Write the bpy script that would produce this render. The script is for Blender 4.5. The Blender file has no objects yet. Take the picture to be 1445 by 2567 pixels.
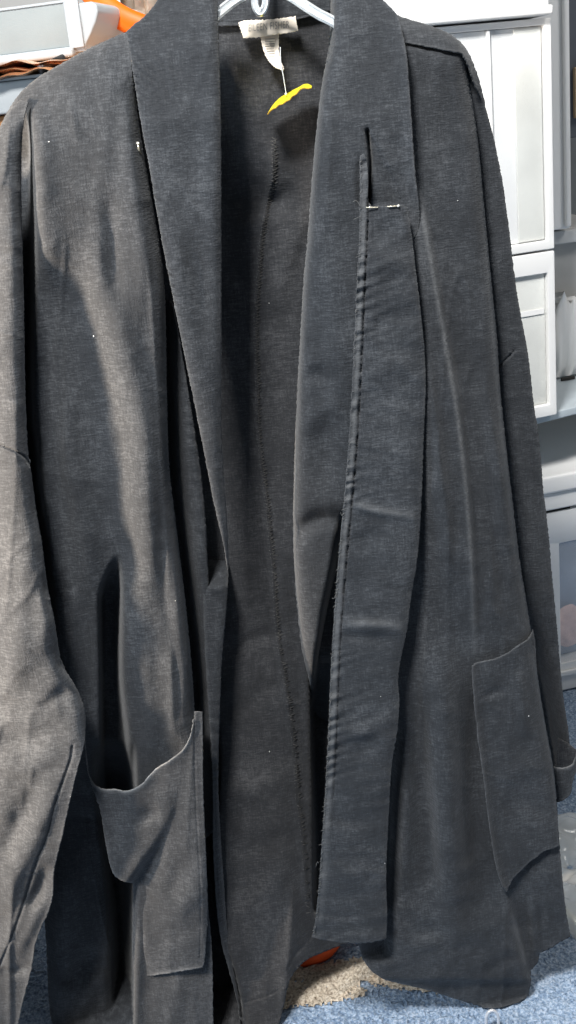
import bpy, bmesh, math, random
import numpy as np
from math import radians, pi, sin, cos, tan
from mathutils import Matrix, Vector
from mathutils.geometry import delaunay_2d_cdt

# ------------------------------------------------------------------ camera, world, lamps
SC = bpy.context.scene
COL = SC.collection
CAM_H = 0.948
W, H = 1445.0, 2567.0
F = 1283.5 / tan(radians(25))
CAM_R = Matrix.Rotation(radians(90 - 20), 4, 'X') @ Matrix.Rotation(radians(-6), 4, 'Z')
cd = bpy.data.cameras.new('camera')
cam = bpy.data.objects.new('camera', cd)
COL.objects.link(cam)
cam.matrix_world = Matrix.Translation((0, 0, CAM_H)) @ CAM_R
cd.sensor_fit = 'VERTICAL'
cd.angle = radians(50)
cd.clip_start = 0.01
cd.clip_end = 50
SC.camera = cam

world = bpy.data.worlds.new('World')
SC.world = world
world.use_nodes = True
wb = world.node_tree.nodes['Background']
wb.inputs[0].default_value = (0.90, 0.95, 1.0, 1)
wb.inputs[1].default_value = 0.17


def area(name, loc, target, sx, sy, power, col):
    l = bpy.data.lights.new(name, 'AREA')
    l.shape = 'RECTANGLE'
    l.size, l.size_y, l.energy, l.color = sx, sy, power, col
    o = bpy.data.objects.new(name, l)
    COL.objects.link(o)
    o.location = loc
    o.rotation_euler = (Vector(target) - Vector(loc)).to_track_quat('-Z', 'Y').to_euler()
    return o


def spot(name, loc, target, power, col, size, blend, rad):
    l = bpy.data.lights.new(name, 'SPOT')
    l.energy, l.color, l.spot_size, l.spot_blend, l.shadow_soft_size = power, col, radians(size), blend, rad
    o = bpy.data.objects.new(name, l)
    COL.objects.link(o)
    o.location = loc
    o.rotation_euler = (Vector(target) - Vector(loc)).to_track_quat('-Z', 'Y').to_euler()
    return o


wl_ = spot('warm_lamp', (-0.98, 0.53, 0.88), (-0.325, 0.95, 0.60), 400.0, (1.0, 0.81, 0.62), 64, 0.6, 0.08)
wl_.scale = (0.19, 1.0, 1.0)                 # a tall narrow beam, squeezed to keep the warm light on the left side
area('ceiling_lamp', (-0.35, 0.0, 2.2), (0.12, 1.10, 0.45), 0.34, 0.30, 72.0, (1.0, 0.985, 0.96))
area('window_light', (-1.35, 0.10, 1.10), (0.0, 1.0, 0.5), 0.5, 0.9, 15.0, (0.70, 0.85, 1.0))
area('bin_fill_light', (1.15, 0.93, 1.95), (0.55, 1.45, 0.4), 0.4, 0.4, 9.0, (1.0, 0.97, 0.93))  # added fill for the bins and carpet darkened by the jacket's shadow
SC.view_settings.view_transform = 'Standard'
SC.view_settings.look = 'None'
SC.view_settings.exposure = 0.0
SC.view_settings.gamma = 1.0

RNG = np.random.default_rng(7)
random.seed(7)
RM = np.array(CAM_R.to_3x3())


def rays(px, py):
    px = np.asarray(px, float); py = np.asarray(py, float)
    d = np.stack([(px - W / 2) / F, (H / 2 - py) / F, -np.ones_like(px)], -1)
    return d @ RM.T


def P(px, py, Y):
    """world points seen at a place of the photograph, at the depth Y"""
    d = rays(px, py)
    p = d * (np.asarray(Y, float) / d[..., 1])[..., None]
    p[..., 2] += CAM_H
    return p


def onz(px, py, z=0.0):
    d = rays(px, py)
    p = d * ((z - CAM_H) / d[..., 2])[..., None]
    p[..., 2] += CAM_H
    return p


PX = 0.00037          # metres per pixel of the photograph at the jacket


# ------------------------------------------------------------------ materials
def nm(name):
    m = bpy.data.materials.new(name)
    m.use_nodes = True
    nt = m.node_tree
    return m, nt, nt.nodes['Principled BSDF']


def plain(name, col, rough=0.5, metal=0.0, noise=0.06, nscale=30, bump=0.0, bscale=300, **kw):
    m, nt, b = nm(name)
    b.inputs['Roughness'].default_value = rough
    b.inputs['Metallic'].default_value = metal
    for k, v in kw.items():
        b.inputs[k].default_value = v
    g = nt.nodes.new('ShaderNodeNewGeometry')
    n = nt.nodes.new('ShaderNodeTexNoise')
    n.inputs['Scale'].default_value = nscale
    n.inputs['Detail'].default_value = 5
    nt.links.new(g.outputs['Position'], n.inputs['Vector'])
    r = nt.nodes.new('ShaderNodeValToRGB')
    r.color_ramp.elements[0].position = 0.3
    r.color_ramp.elements[1].position = 0.7
    r.color_ramp.elements[0].color = (*[c * (1 - noise) for c in col], 1)
    r.color_ramp.elements[1].color = (*[min(1, c * (1 + noise)) for c in col], 1)
    nt.links.new(n.outputs[0], r.inputs[0])
    nt.links.new(r.outputs[0], b.inputs['Base Color'])
    if bump:
        n2 = nt.nodes.new('ShaderNodeTexNoise')
        n2.inputs['Scale'].default_value = bscale
        n2.inputs['Detail'].default_value = 3
        nt.links.new(g.outputs['Position'], n2.inputs['Vector'])
        bp = nt.nodes.new('ShaderNodeBump')
        bp.inputs['Strength'].default_value = bump
        bp.inputs['Distance'].default_value = 0.002
        nt.links.new(n2.outputs[0], bp.inputs['Height'])
        nt.links.new(bp.outputs[0], b.inputs['Normal'])
    return m


def linen(name, tint=(1, 1, 1), mott=0.12):
    m, nt, b = nm(name)
    N, L = nt.nodes, nt.links
    g = N.new('ShaderNodeNewGeometry')

    def noise(scale, stretch, detail=3, rough=0.6):
        mp = N.new('ShaderNodeMapping')
        mp.inputs['Scale'].default_value = stretch
        L.new(g.outputs['Position'], mp.inputs['Vector'])
        n = N.new('ShaderNodeTexNoise')
        n.inputs['Scale'].default_value = scale
        n.inputs['Detail'].default_value = detail
        n.inputs['Roughness'].default_value = rough
        L.new(mp.outputs[0], n.inputs['Vector'])
        return n.outputs[0]

    def math_(op, a, c, clamp=False):
        n = N.new('ShaderNodeMath'); n.operation = op; n.use_clamp = clamp
        for i, v in enumerate((a, c)):
            if isinstance(v, (int, float)):
                n.inputs[i].default_value = v
            else:
                L.new(v, n.inputs[i])
        return n.outputs[0]
    weft = noise(118, (1.1, 1.0, 6.0), 2)         # slubs along the weft
    warp = noise(118, (6.0, 1.0, 0.9), 2)
    fine = noise(760, (1, 1, 1), 1)
    blot = noise(16, (1, 1, 0.75), 4)             # washed, mottled dye
    blot2 = noise(55, (1.2, 1, 0.8), 3)
    thread = math_('ADD', math_('ADD', math_('MULTIPLY', weft, 0.95), math_('MULTIPLY', warp, 0.60)), math_('MULTIPLY', fine, 0.50))
    val = math_('ADD', math_('MULTIPLY', thread, 0.36), math_('ADD', math_('MULTIPLY', blot, 1.3 * mott * 2), math_('MULTIPLY', blot2, 0.7 * mott * 2)))
    mr = N.new('ShaderNodeMapRange')
    mid = 0.369 + (1.3 + 0.7) * mott
    mr.inputs['From Min'].default_value = mid - 0.24
    mr.inputs['From Max'].default_value = mid + 0.24
    L.new(val, mr.inputs['Value'])
    r = N.new('ShaderNodeValToRGB')
    e = r.color_ramp.elements
    e[0].position, e[1].position = 0.0, 1.0
    e[0].color = (0.0075 * tint[0], 0.0085 * tint[1], 0.0106 * tint[2], 1)
    e[1].color = (0.084 * tint[0], 0.090 * tint[1], 0.099 * tint[2], 1)
    k = e.new(0.5); k.color = (0.0265 * tint[0], 0.0294 * tint[1], 0.0340 * tint[2], 1)
    L.new(mr.outputs[0], r.inputs[0])
    at = N.new('ShaderNodeAttribute'); at.attribute_name = 'wear_highlight'  # worn edges, plus fold highlights painted into the colour
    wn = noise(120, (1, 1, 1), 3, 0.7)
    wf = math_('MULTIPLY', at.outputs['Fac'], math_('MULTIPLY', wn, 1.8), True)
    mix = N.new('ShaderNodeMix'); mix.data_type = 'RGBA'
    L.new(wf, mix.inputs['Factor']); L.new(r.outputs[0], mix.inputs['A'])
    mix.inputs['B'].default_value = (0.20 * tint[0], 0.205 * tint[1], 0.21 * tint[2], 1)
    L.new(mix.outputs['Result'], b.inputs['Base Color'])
    b.inputs['Roughness'].default_value = 0.85
    b.inputs['Specular IOR Level'].default_value = 0.25
    b.inputs['Sheen Weight'].default_value = 0.10
    b.inputs['Sheen Roughness'].default_value = 0.5
    bp = N.new('ShaderNodeBump')
    bp.inputs['Strength'].default_value = 0.6
    bp.inputs['Distance'].default_value = 0.0010
    L.new(thread, bp.inputs['Height'])
    L.new(bp.outputs[0], b.inputs['Normal'])
    return m


M_LIN = linen('charcoal_linen')
M_BACK = linen('charcoal_linen_wrong_side', (0.96, 0.90, 0.86))
M_EDGE = linen('faded_linen_edge', (1.35, 1.35, 1.33))
M_THREAD = plain('grey_thread', (0.13, 0.13, 0.125), 0.9, noise=0.3, nscale=400)
M_DTHREAD = plain('dark_thread', (0.012, 0.012, 0.013), 0.9)
M_WHITE = plain('white_plastic', (0.83, 0.83, 0.82), 0.38, noise=0.03, nscale=8, bump=0.05, bscale=60)
M_FROST = plain('frosted_plastic', (0.68, 0.69, 0.66), 0.42, noise=0.14, nscale=7, bump=0.25, bscale=900)
M_FROST2 = plain('cloudy_plastic', (0.77, 0.78, 0.78), 0.40, noise=0.08, nscale=5, bump=0.2, bscale=800)
M_SHELF = plain('grey_blue_metal', (0.46, 0.52, 0.56), 0.4, noise=0.04)
M_WALL = plain('wall_paint', (0.50, 0.49, 0.47), 0.9, noise=0.05, nscale=4)


# ------------------------------------------------------------------ object helpers
def tag(o, label=None, cat=None, group=None, kind=None):
    if label: o['label'] = label
    if cat: o['category'] = cat
    if group: o['group'] = group
    if kind: o['kind'] = kind
    return o


def thing(name, loc, label, cat, group=None, rot=None):
    o = bpy.data.objects.new(name, None)
    o.empty_display_size = 0.03
    COL.objects.link(o)
    o.location = loc
    if rot is not None: o.rotation_euler = rot
    bpy.context.view_layer.update()
    return tag(o, label, cat, group)


def mesh_obj(name, verts, faces, mat, parent=None, smooth=True):
    me = bpy.data.meshes.new(name)
    me.from_pydata([tuple(v) for v in verts], [], [tuple(f) for f in faces])
    me.update()
    if smooth:
        me.polygons.foreach_set('use_smooth', np.ones(len(me.polygons), bool))
    me.materials.append(mat)
    o = bpy.data.objects.new(name, me)
    COL.objects.link(o)
    if parent:
        o.parent = parent
        r = parent
        M = Matrix.Identity(4)
        while r is not None:                       # built in world coordinates: undo the chain of parents
            M = r.matrix_basis @ M if r.parent is None else r.matrix_parent_inverse @ r.matrix_basis @ M
            r = r.parent
        o.matrix_parent_inverse = M.inverted()
    return o


# ------------------------------------------------------------------ traced curves
def curve(pts, n=10):
    """smooth (Catmull-Rom) polyline through the points"""
    p = np.array([q[:2] for q in pts], float)
    if len(p) < 3:
        t = np.linspace(0, 1, n * 2)[:, None]
        return p[0] * (1 - t) + p[-1] * t
    q = np.vstack([2 * p[0] - p[1], p, 2 * p[-1] - p[-2]])
    out = []
    for i in range(1, len(q) - 2):
        a, b, c, d = q[i - 1], q[i], q[i + 1], q[i + 2]
        t = np.linspace(0, 1, n, endpoint=False)[:, None]
        out.append(0.5 * ((2 * b) + (-a + c) * t + (2 * a - 5 * b + 4 * c - d) * t ** 2 + (-a + 3 * b - 3 * c + d) * t ** 3))
    out.append(p[-1:])
    return np.vstack(out)


def xof(pts):
    """a near-vertical traced line as x(y)"""
    c = curve(sorted(pts, key=lambda q: q[1]))
    o = np.argsort(c[:, 1])
    ys, xs = c[o, 1], c[o, 0]
    return lambda y: np.interp(y, ys, xs)


def yof(pts):
    c = curve(sorted(pts, key=lambda q: q[0]))
    o = np.argsort(c[:, 0])
    return lambda x: np.interp(x, c[o, 0], c[o, 1])


def fade(y, y0, y1, f0, f1):
    a = np.clip((y - y0) / max(f0, 1e-3) + 0.0, 0, 1)
    b = np.clip((y1 - y) / max(f1, 1e-3), 0, 1)
    s = lambda t: t * t * (3 - 2 * t)
    return s(a) * s(b)


def ridge(pts, h, wl, wr=None, f=120, f2=None, p=2.0):
    """a raised (h>0) or sunken fold along a traced line; h in photo pixels of depth"""
    wr = wl if wr is None else wr
    h = h * (1.6 if abs(h) < 30 else 1.0)
    X = xof(pts)
    ys = [q[1] for q in pts]
    y0, y1 = min(ys), max(ys)
    hs = [q[2] if len(q) > 2 else 1.0 for q in sorted(pts, key=lambda q: q[1])]
    sy = sorted(ys)

    def fn(x, y):
        d = x - X(y)
        w = np.where(d < 0, wl, wr)
        return h * np.interp(y, sy, hs) * np.exp(-np.abs(d / w) ** p) * fade(y, y0, y1, f, f2 or f)
    return fn


def step(pts, hl, hr, w, f=120, f2=None):
    X = xof(pts)
    ys = [q[1] for q in pts]
    sy = sorted(ys)
    ws = [q[2] if len(q) > 2 else 1.0 for q in sorted(pts, key=lambda q: q[1])]

    def fn(x, y):
        ww = w * np.interp(y, sy, ws)
        t = 0.5 + 0.5 * np.tanh((x - X(y)) / ww)
        return (hl * (1 - t) + hr * t) * fade(y, min(ys), max(ys), f, f2 or f)
    return fn


def trench(pl, pr, h, wl, wr, f=100, f2=None):
    A, B = xof(pl), xof(pr)
    y0, y1 = max(min(q[1] for q in pl), min(q[1] for q in pr)), min(max(q[1] for q in pl), max(q[1] for q in pr))

    def fn(x, y):
        return h * (0.5 + 0.5 * np.tanh((x - A(y)) / wl)) * (0.5 - 0.5 * np.tanh((x - B(y)) / wr)) * fade(y, y0, y1, f, f2 or f)
    return fn


def segdist(x, y, pl):
    a, b = pl[:-1], pl[1:]
    best = np.full(x.shape, 1e9)
    side = np.zeros(x.shape)
    tt = np.zeros(x.shape)
    n = len(a)
    for i in range(n):
        ab = b[i] - a[i]
        L2 = max(ab @ ab, 1e-9)
        t = np.clip(((x - a[i][0]) * ab[0] + (y - a[i][1]) * ab[1]) / L2, 0, 1)
        dx, dy = x - a[i][0] - t * ab[0], y - a[i][1] - t * ab[1]
        d = np.hypot(dx, dy)
        k = d < best
        best = np.where(k, d, best)
        side = np.where(k, np.sign(ab[0] * dy - ab[1] * dx), side)
        tt = np.where(k, (i + t) / n, tt)
    return best, side, tt


def crease(pts, h, w, w2=None, taper=True):
    """a fold in any direction; h along the line, w on the left-hand, w2 on the right-hand side of travel"""
    pl = curve(pts, 6)
    w2 = w if w2 is None else w2
    h = h * 1.7

    def fn(x, y):
        d, s, t = segdist(x, y, pl)
        ww = np.where(s < 0, w, w2)
        k = np.sin(np.clip(t, 0, 1) * pi) ** 0.6 if taper else 1.0
        return h * k * np.exp(-(d / ww) ** 2)
    return fn


def vnoise(seed, sx, sy, amp, ang=0.0, octaves=3):
    """smooth wrinkles: value noise stretched to sx by sy pixels, turned by ang degrees"""
    r = np.random.default_rng(seed)
    G = r.random((64, 64)) * 2 - 1
    ca, sa = cos(radians(ang)), sin(radians(ang))

    def one(u, v):
        u = u % 64; v = v % 64
        i, j = np.floor(u).astype(int), np.floor(v).astype(int)
        a, b = u - i, v - j
        a = a ** 3 * (a * (a * 6 - 15) + 10); b = b ** 3 * (b * (b * 6 - 15) + 10)
        i2, j2 = (i + 1) % 64, (j + 1) % 64
        i, j = i % 64, j % 64
        return (G[i, j] * (1 - a) + G[i2, j] * a) * (1 - b) + (G[i, j2] * (1 - a) + G[i2, j2] * a) * b

    def fn(x, y):
        u, v = (x * ca + y * sa) / sx, (-x * sa + y * ca) / sy
        s = 0
        for o in range(octaves):
            s = s + one(u * 1.9 ** o + 7.3 * o, v * 1.9 ** o + 3.1 * o) * 0.5 ** o
        return amp * s
    return fn


def pucker(pts, amp, reach, per, side=1, slant=0.6, seed=1):
    """the gathered ripple along a sewn edge"""
    X = xof(pts)
    nz = vnoise(seed, 60, 60, 1.0)

    def fn(x, y):
        e = np.maximum((x - X(y)) * side, 0)
        ph = (y + slant * e) / per * 2 * pi + 3.5 * nz(x * 0.2, y)
        return amp * np.sin(ph) * np.exp(-e / reach) * np.clip(0.25 + 1.3 * nz(x * 0.3 + 90, y * 0.5), 0, 1.4)
    return fn


def chaikin(poly, it=2, ang=42):
    p = np.array(poly, float)
    for _ in range(it):
        n = len(p)
        a, c = np.roll(p, 1, 0), np.roll(p, -1, 0)
        u, v = p - a, c - p
        cr = np.degrees(np.abs(np.arctan2(u[:, 0] * v[:, 1] - u[:, 1] * v[:, 0], (u * v).sum(1))))
        out = []
        for i in range(n):
            if cr[i] > ang:
                out.append(p[i])
            else:
                out.append(0.75 * p[i] + 0.25 * a[i])
                out.append(0.75 * p[i] + 0.25 * c[i])
        p = np.array(out)
    return p


def resample(poly, ds):
    out = []
    n = len(poly)
    for i in range(n):
        a, b = poly[i], poly[(i + 1) % n]
        L = np.hypot(*(b - a))
        k = max(1, int(round(L / ds)))
        for j in range(k):
            out.append(a + (b - a) * j / k)
    out = np.array(out)
    keep = np.hypot(*(out - np.roll(out, 1, 0)).T) > 0.8
    return out[keep]


def inside(poly, x, y):
    c = np.zeros(x.shape, bool)
    n = len(poly)
    for i in range(n):
        (x1, y1), (x2, y2) = poly[i], poly[(i + 1) % n]
        if y1 == y2: continue
        k = ((y1 > y) != (y2 > y)) & (x < (x2 - x1) * (y - y1) / (y2 - y1) + x1)
        c ^= k
    return c


def cloth(name, outline, base, relief, parent, mat=None, ds=7.0, thick=0.0011, lines=(), fuzz=0.5, label=None, edge=0.0, edge_w=7.0, wear_highlight=(), wear_edge=0.13):
    """a sheet of cloth cut to a traced outline, its folds modelled as real depth, with cloth thickness"""
    poly = chaikin(outline)
    poly = resample(poly, ds * 0.7)
    if fuzz:
        poly = poly + RNG.normal(0, fuzz, poly.shape)
    x0, y0 = poly.min(0); x1, y1 = poly.max(0)
    X, Y = np.meshgrid(np.arange(x0 + 2, x1, ds), np.arange(y0 + 2, y1, ds))
    X = X + (np.arange(X.shape[0]) % 2)[:, None] * ds * 0.5
    X = X.ravel(); Y = Y.ravel()
    extra = []
    for ln in lines:
        c = curve(ln[0], 10)
        c = resample(np.vstack([c, c[-1:] + 0.01]), 4.0)[:-1]
        tg = np.gradient(c, axis=0); tg /= np.maximum(np.hypot(*tg.T)[:, None], 1e-6)
        nn = np.stack([-tg[:, 1], tg[:, 0]], 1)
        for o in (-7, -4, -2, 0, 2, 4, 7):
            extra.append(c + nn * o)
    pts = np.stack([X, Y], 1)
    if extra:
        ex = np.vstack(extra)
        pts = np.vstack([pts, ex + RNG.normal(0, 0.15, ex.shape)])
    if edge:
        cen = np.roll(poly, -1, 0) - np.roll(poly, 1, 0)
        nn = np.stack([-cen[:, 1], cen[:, 0]], 1); nn /= np.maximum(np.hypot(*nn.T)[:, None], 1e-6)
        for o in (-2.5, -6, 2.5, 6):
            pts = np.vstack([pts, poly + nn * o])
    pts = pts[inside(poly, pts[:, 0], pts[:, 1])]
    v2 = [Vector(q) for q in poly] + [Vector(q) for q in pts]
    res = delaunay_2d_cdt(v2, [], [list(range(len(poly)))], 1, 1e-3)
    V = np.array([(q[0], q[1]) for q in res[0]])
    faces = [f for f in res[2]]
    x, y = V[:, 0], V[:, 1]
    rel = np.zeros(len(x))
    for fn in relief:
        rel = rel + fn(x, y)
    for ln in lines:
        d, s, t = segdist(x, y, curve(ln[0], 8))
        h, w = ln[1], ln[2]
        rel = rel + h * np.exp(-(d / w) ** 2)
        if len(ln) > 3:                          # one side of the seam stands proud
            rel = rel + ln[3] * np.exp(-(d / 22) ** 2) * np.where(s > 0, 1, 0)
    if edge:
        d, s, t = segdist(x, y, np.vstack([poly, poly[:1]])[::2])
        rel = rel + edge * np.exp(-(d / edge_w) ** 2)
    Yd = (base(x, y) if callable(base) else np.full(len(x), base)) - rel * PX
    dr = rays(x, y)
    yf = np.where(dr[:, 2] < -1e-4, (0.006 - CAM_H) / np.minimum(dr[:, 2], -1e-4) * dr[:, 1], 1e3)
    Yd = np.minimum(Yd, yf)                      # no cloth below the carpet
    Q = P(x, y, Yd)
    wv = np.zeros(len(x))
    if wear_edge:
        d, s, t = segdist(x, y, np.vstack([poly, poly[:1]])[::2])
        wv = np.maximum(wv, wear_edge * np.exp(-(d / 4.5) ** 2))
    for wl_ in wear_highlight:  # pale lines: painted highlights on crests and lips, along with some wear
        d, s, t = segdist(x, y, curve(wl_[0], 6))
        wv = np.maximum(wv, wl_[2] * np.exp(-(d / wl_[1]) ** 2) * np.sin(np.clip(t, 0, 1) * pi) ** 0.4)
    # faces turned towards the viewer
    fl = []
    for f in faces:
        a, b, c = f[0], f[1], f[2]
        cr = (x[b] - x[a]) * (y[c] - y[a]) - (y[b] - y[a]) * (x[c] - x[a])
        fl.append(tuple(f) if cr < 0 else tuple(reversed(f)))
    o = mesh_obj(name, Q, fl, mat or M_LIN, parent)
    at = o.data.attributes.new('wear_highlight', 'FLOAT', 'POINT')
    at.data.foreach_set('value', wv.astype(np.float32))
    if thick:
        md = o.modifiers.new('thickness', 'SOLIDIFY')
        md.thickness = thick
        md.offset = -1
    if label: o['label'] = label
    return o


def tube(paths, r, seg=6):
    """round strands along 3-D polylines, as one vertex/face list"""
    VV, FF = [], []
    for k, path in enumerate(paths):
        p = np.array(path, float)
        rr = r[k] if isinstance(r, (list, tuple)) else r
        n = len(p)
        t = np.gradient(p, axis=0); t /= np.maximum(np.linalg.norm(t, axis=1)[:, None], 1e-9)
        up = np.array([0.21, -0.9, 0.37])
        base = len(VV)
        for i in range(n):
            a = np.cross(t[i], up); a /= max(np.linalg.norm(a), 1e-9)
            b = np.cross(t[i], a)
            for j in range(seg):
                th = 2 * pi * j / seg
                VV.append(p[i] + rr * (cos(th) * a + sin(th) * b))
        for i in range(n - 1):
            for j in range(seg):
                FF.append((base + i * seg + j, base + i * seg + (j + 1) % seg, base + (i + 1) * seg + (j + 1) % seg, base + (i + 1) * seg + j))
        FF.append(tuple(base + j for j in range(seg))[::-1])
        FF.append(tuple(base + (n - 1) * seg + j for j in range(seg)))
    return VV, FF


# ------------------------------------------------------------------ the setting
class Frame:
    """an upright plane through a world point, turned by yaw, with its own a (across), b (up), n (towards viewer) axes"""
    def __init__(s, O, yaw):
        s.O = np.array(O, float); y = radians(yaw)
        s.u = np.array([cos(y), sin(y), 0]); s.v = np.array([0, 0, 1.0]); s.n = np.array([sin(y), -cos(y), 0])

    def ab(s, px, py):
        d = rays(px, py); c = np.array([0, 0, CAM_H])
        t = ((s.O - c) @ s.n) / (d @ s.n)
        q = c + d * t - s.O
        return float(q @ s.u), float(q @ s.v)

    def w(s, a, b, n=0.0):
        return s.O + s.u * a + s.v * b + s.n * n

    def mat(s):
        return Matrix(((s.u[0], s.v[0], s.n[0], s.O[0]), (s.u[1], s.v[1], s.n[1], s.O[1]), (s.u[2], s.v[2], s.n[2], s.O[2]), (0, 0, 0, 1)))


def bm_obj(name, bm, mat, parent=None, bevel=0.0, seg=3, M=None):
    if bevel:
        bmesh.ops.bevel(bm, geom=[e for e in bm.edges], offset=bevel, segments=seg, affect='EDGES', profile=0.6, clamp_overlap=True)
    if M is not None:
        bm.transform(M)
    bmesh.ops.recalc_face_normals(bm, faces=bm.faces)
    me = bpy.data.meshes.new(name)
    bm.to_mesh(me); bm.free()
    me.polygons.foreach_set('use_smooth', np.ones(len(me.polygons), bool))
    me.set_sharp_from_angle(angle=radians(40))
    me.materials.append(mat)
    o = bpy.data.objects.new(name, me)
    COL.objects.link(o)
    if parent:
        o.parent = parent
        r = parent; Mx = Matrix.Identity(4)
        while r is not None:
            Mx = r.matrix_basis @ Mx if r.parent is None else r.matrix_parent_inverse @ r.matrix_basis @ Mx
            r = r.parent
        o.matrix_parent_inverse = Mx.inverted()
    return o


def box(name, fr, a0, a1, b0, b1, n0, n1, mat, parent=None, bevel=0.002):
    bm = bmesh.new()
    bmesh.ops.create_cube(bm, size=1)
    for v in bm.verts:
        v.co = (a0 + (v.co.x + .5) * (a1 - a0), b0 + (v.co.y + .5) * (b1 - b0), n0 + (v.co.z + .5) * (n1 - n0))
    return bm_obj(name, bm, mat, parent, bevel, M=fr.mat())


def ring(name, fr, outer, inner, n0, n1, mat, parent=None, bevel=0.0015):
    """a rectangular frame (a0,a1,b0,b1) with an opening, standing between n0 and n1"""
    bm = bmesh.new()
    def rect(r, n): return [bm.verts.new((r[i], r[j], n)) for i, j in ((0, 2), (1, 2), (1, 3), (0, 3))]
    of, inf, ob, inb = rect(outer, n1), rect(inner, n1), rect(outer, n0), rect(inner, n0)
    for i in range(4):
        j = (i + 1) % 4
        bm.faces.new((of[i], of[j], inf[j], inf[i])); bm.faces.new((ob[i], inb[i], inb[j], ob[j]))
        bm.faces.new((of[i], ob[i], ob[j], of[j])); bm.faces.new((inf[i], inf[j], inb[j], inb[i]))
    return bm_obj(name, bm, mat, parent, bevel, M=fr.mat())


# carpet: one dense piled sheet where the camera sees it, one large sheet to the walls
def carpet_mat(name, c0, c1, c2):
    m, nt, b = nm(name)
    N, L = nt.nodes, nt.links
    g = N.new('ShaderNodeNewGeometry')
    n = N.new('ShaderNodeTexVoronoi'); n.inputs['Scale'].default_value = 230
    n2 = N.new('ShaderNodeTexNoise'); n2.inputs['Scale'].default_value = 330; n2.inputs['Detail'].default_value = 4
    n3 = N.new('ShaderNodeTexNoise'); n3.inputs['Scale'].default_value = 9; n3.inputs['Detail'].default_value = 3
    for q in (n, n2, n3): L.new(g.outputs['Position'], q.inputs['Vector'])
    mx = N.new('ShaderNodeMath'); mx.operation = 'MULTIPLY_ADD'
    L.new(n2.outputs[0], mx.inputs[0]); mx.inputs[1].default_value = 1.3
    mm = N.new('ShaderNodeMath'); mm.operation = 'MULTIPLY_ADD'
    L.new(n3.outputs[0], mm.inputs[0]); mm.inputs[1].default_value = 0.35; mm.inputs[2].default_value = -0.33
    L.new(mm.outputs[0], mx.inputs[2])
    r = N.new('ShaderNodeValToRGB')
    e = r.color_ramp.elements
    e[0].position, e[1].position = 0.22, 0.78
    e[0].color, e[1].color = (*c0, 1), (*c2, 1)
    k = e.new(0.5); k.color = (*c1, 1)
    L.new(mx.outputs[0], r.inputs[0]); L.new(r.outputs[0], b.inputs['Base Color'])
    b.inputs['Roughness'].default_value = 0.95
    b.inputs['Specular IOR Level'].default_value = 0.1
    bp = N.new('ShaderNodeBump'); bp.inputs['Strength'].default_value = 0.9; bp.inputs['Distance'].default_value = 0.004
    L.new(n2.outputs[0], bp.inputs['Height']); L.new(bp.outputs[0], b.inputs['Normal'])
    return m


M_BLUE = carpet_mat('blue_carpet', (0.12, 0.18, 0.28), (0.27, 0.355, 0.475), (0.50, 0.58, 0.69))
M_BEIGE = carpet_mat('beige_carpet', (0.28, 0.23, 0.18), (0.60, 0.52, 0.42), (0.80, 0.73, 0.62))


def pile(name, x0, x1, y0, y1, d, mat, z=0.0, keep=None):
    nx, ny = int((x1 - x0) / d), int((y1 - y0) / d)
    X, Y = np.meshgrid(np.linspace(x0, x1, nx), np.linspace(y0, y1, ny))
    r = np.random.default_rng(3)
    Z = z + r.random(X.shape) * 0.0034
    Xj = X + r.normal(0, d * 0.18, X.shape); Yj = Y + r.normal(0, d * 0.18, X.shape)
    idx = np.arange(nx * ny).reshape(ny, nx)
    q = np.stack([idx[:-1, :-1], idx[:-1, 1:], idx[1:, 1:], idx[1:, :-1]], -1).reshape(-1, 4)
    if keep is not None:
        k = keep(X, Y)[:-1, :-1].ravel()
        q = q[k]
    V = np.stack([Xj, Yj, Z], -1).reshape(-1, 3)
    used = np.unique(q); mp = -np.ones(len(V), int); mp[used] = np.arange(len(used))
    return mesh_obj(name, V[used], mp[q], mat, smooth=False)


cp = pile('carpet', -0.55, 0.75, 0.70, 1.85, 0.0034, M_BLUE)
tag(cp, kind='structure')
fl = mesh_obj('floor', [(-4, -3, 0.0012), (4, -3, 0.0012), (4, 4, 0.0012), (-4, 4, 0.0012)], [(0, 1, 2, 3)], M_BLUE)
tag(fl, kind='structure')
# a thin beige sheet of pile over the blue carpet, with an angular corner
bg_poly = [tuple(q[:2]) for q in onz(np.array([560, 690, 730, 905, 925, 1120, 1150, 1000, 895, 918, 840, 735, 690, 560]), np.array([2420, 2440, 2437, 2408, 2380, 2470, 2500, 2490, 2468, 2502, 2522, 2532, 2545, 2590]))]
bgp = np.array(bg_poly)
pb = pile('beige_patch', bgp[:, 0].min(), bgp[:, 0].max(), bgp[:, 1].min(), bgp[:, 1].max(), 0.0030, M_BEIGE, 0.0022, keep=lambda X, Y: inside(bgp, X + RNG.normal(0, .0012, X.shape), Y + RNG.normal(0, .0012, X.shape)))
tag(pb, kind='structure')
wl = mesh_obj('wall', [(-4, 2.35, -0.02), (4, 2.35, -0.02), (4, 2.35, 3), (-4, 2.35, 3)], [(0, 3, 2, 1)], M_WALL)
tag(wl, kind='structure')

# ---- shelf on the right with the drawer tower
zs_pt = P(1345, 1064, 1.55)
shelf_fr = Frame(zs_pt, 24)
SH = thing('metal_shelf', zs_pt, 'grey blue metal shelf board carrying the white drawers', 'shelf')
a1, _ = shelf_fr.ab(1445, 1040)
box('shelf_board', shelf_fr, -0.5, a1 + 0.5, 0.0, 0.012, -0.42, 0.0, M_SHELF, SH)
ZS = zs_pt[2] + 0.012
O = onz(np.array([1397.]), np.array([1040.]), ZS)[0]
tw = Frame(O, 17)
TW = thing('storage_drawer_tower', O, 'tall white frosted drawer tower beside the right sleeve', 'storage drawers')
def R(px, py): return tw.ab(px, py)
aL = R(1000, 500)[0]
bt = lambda x, y: R(x, y)[1]
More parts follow.
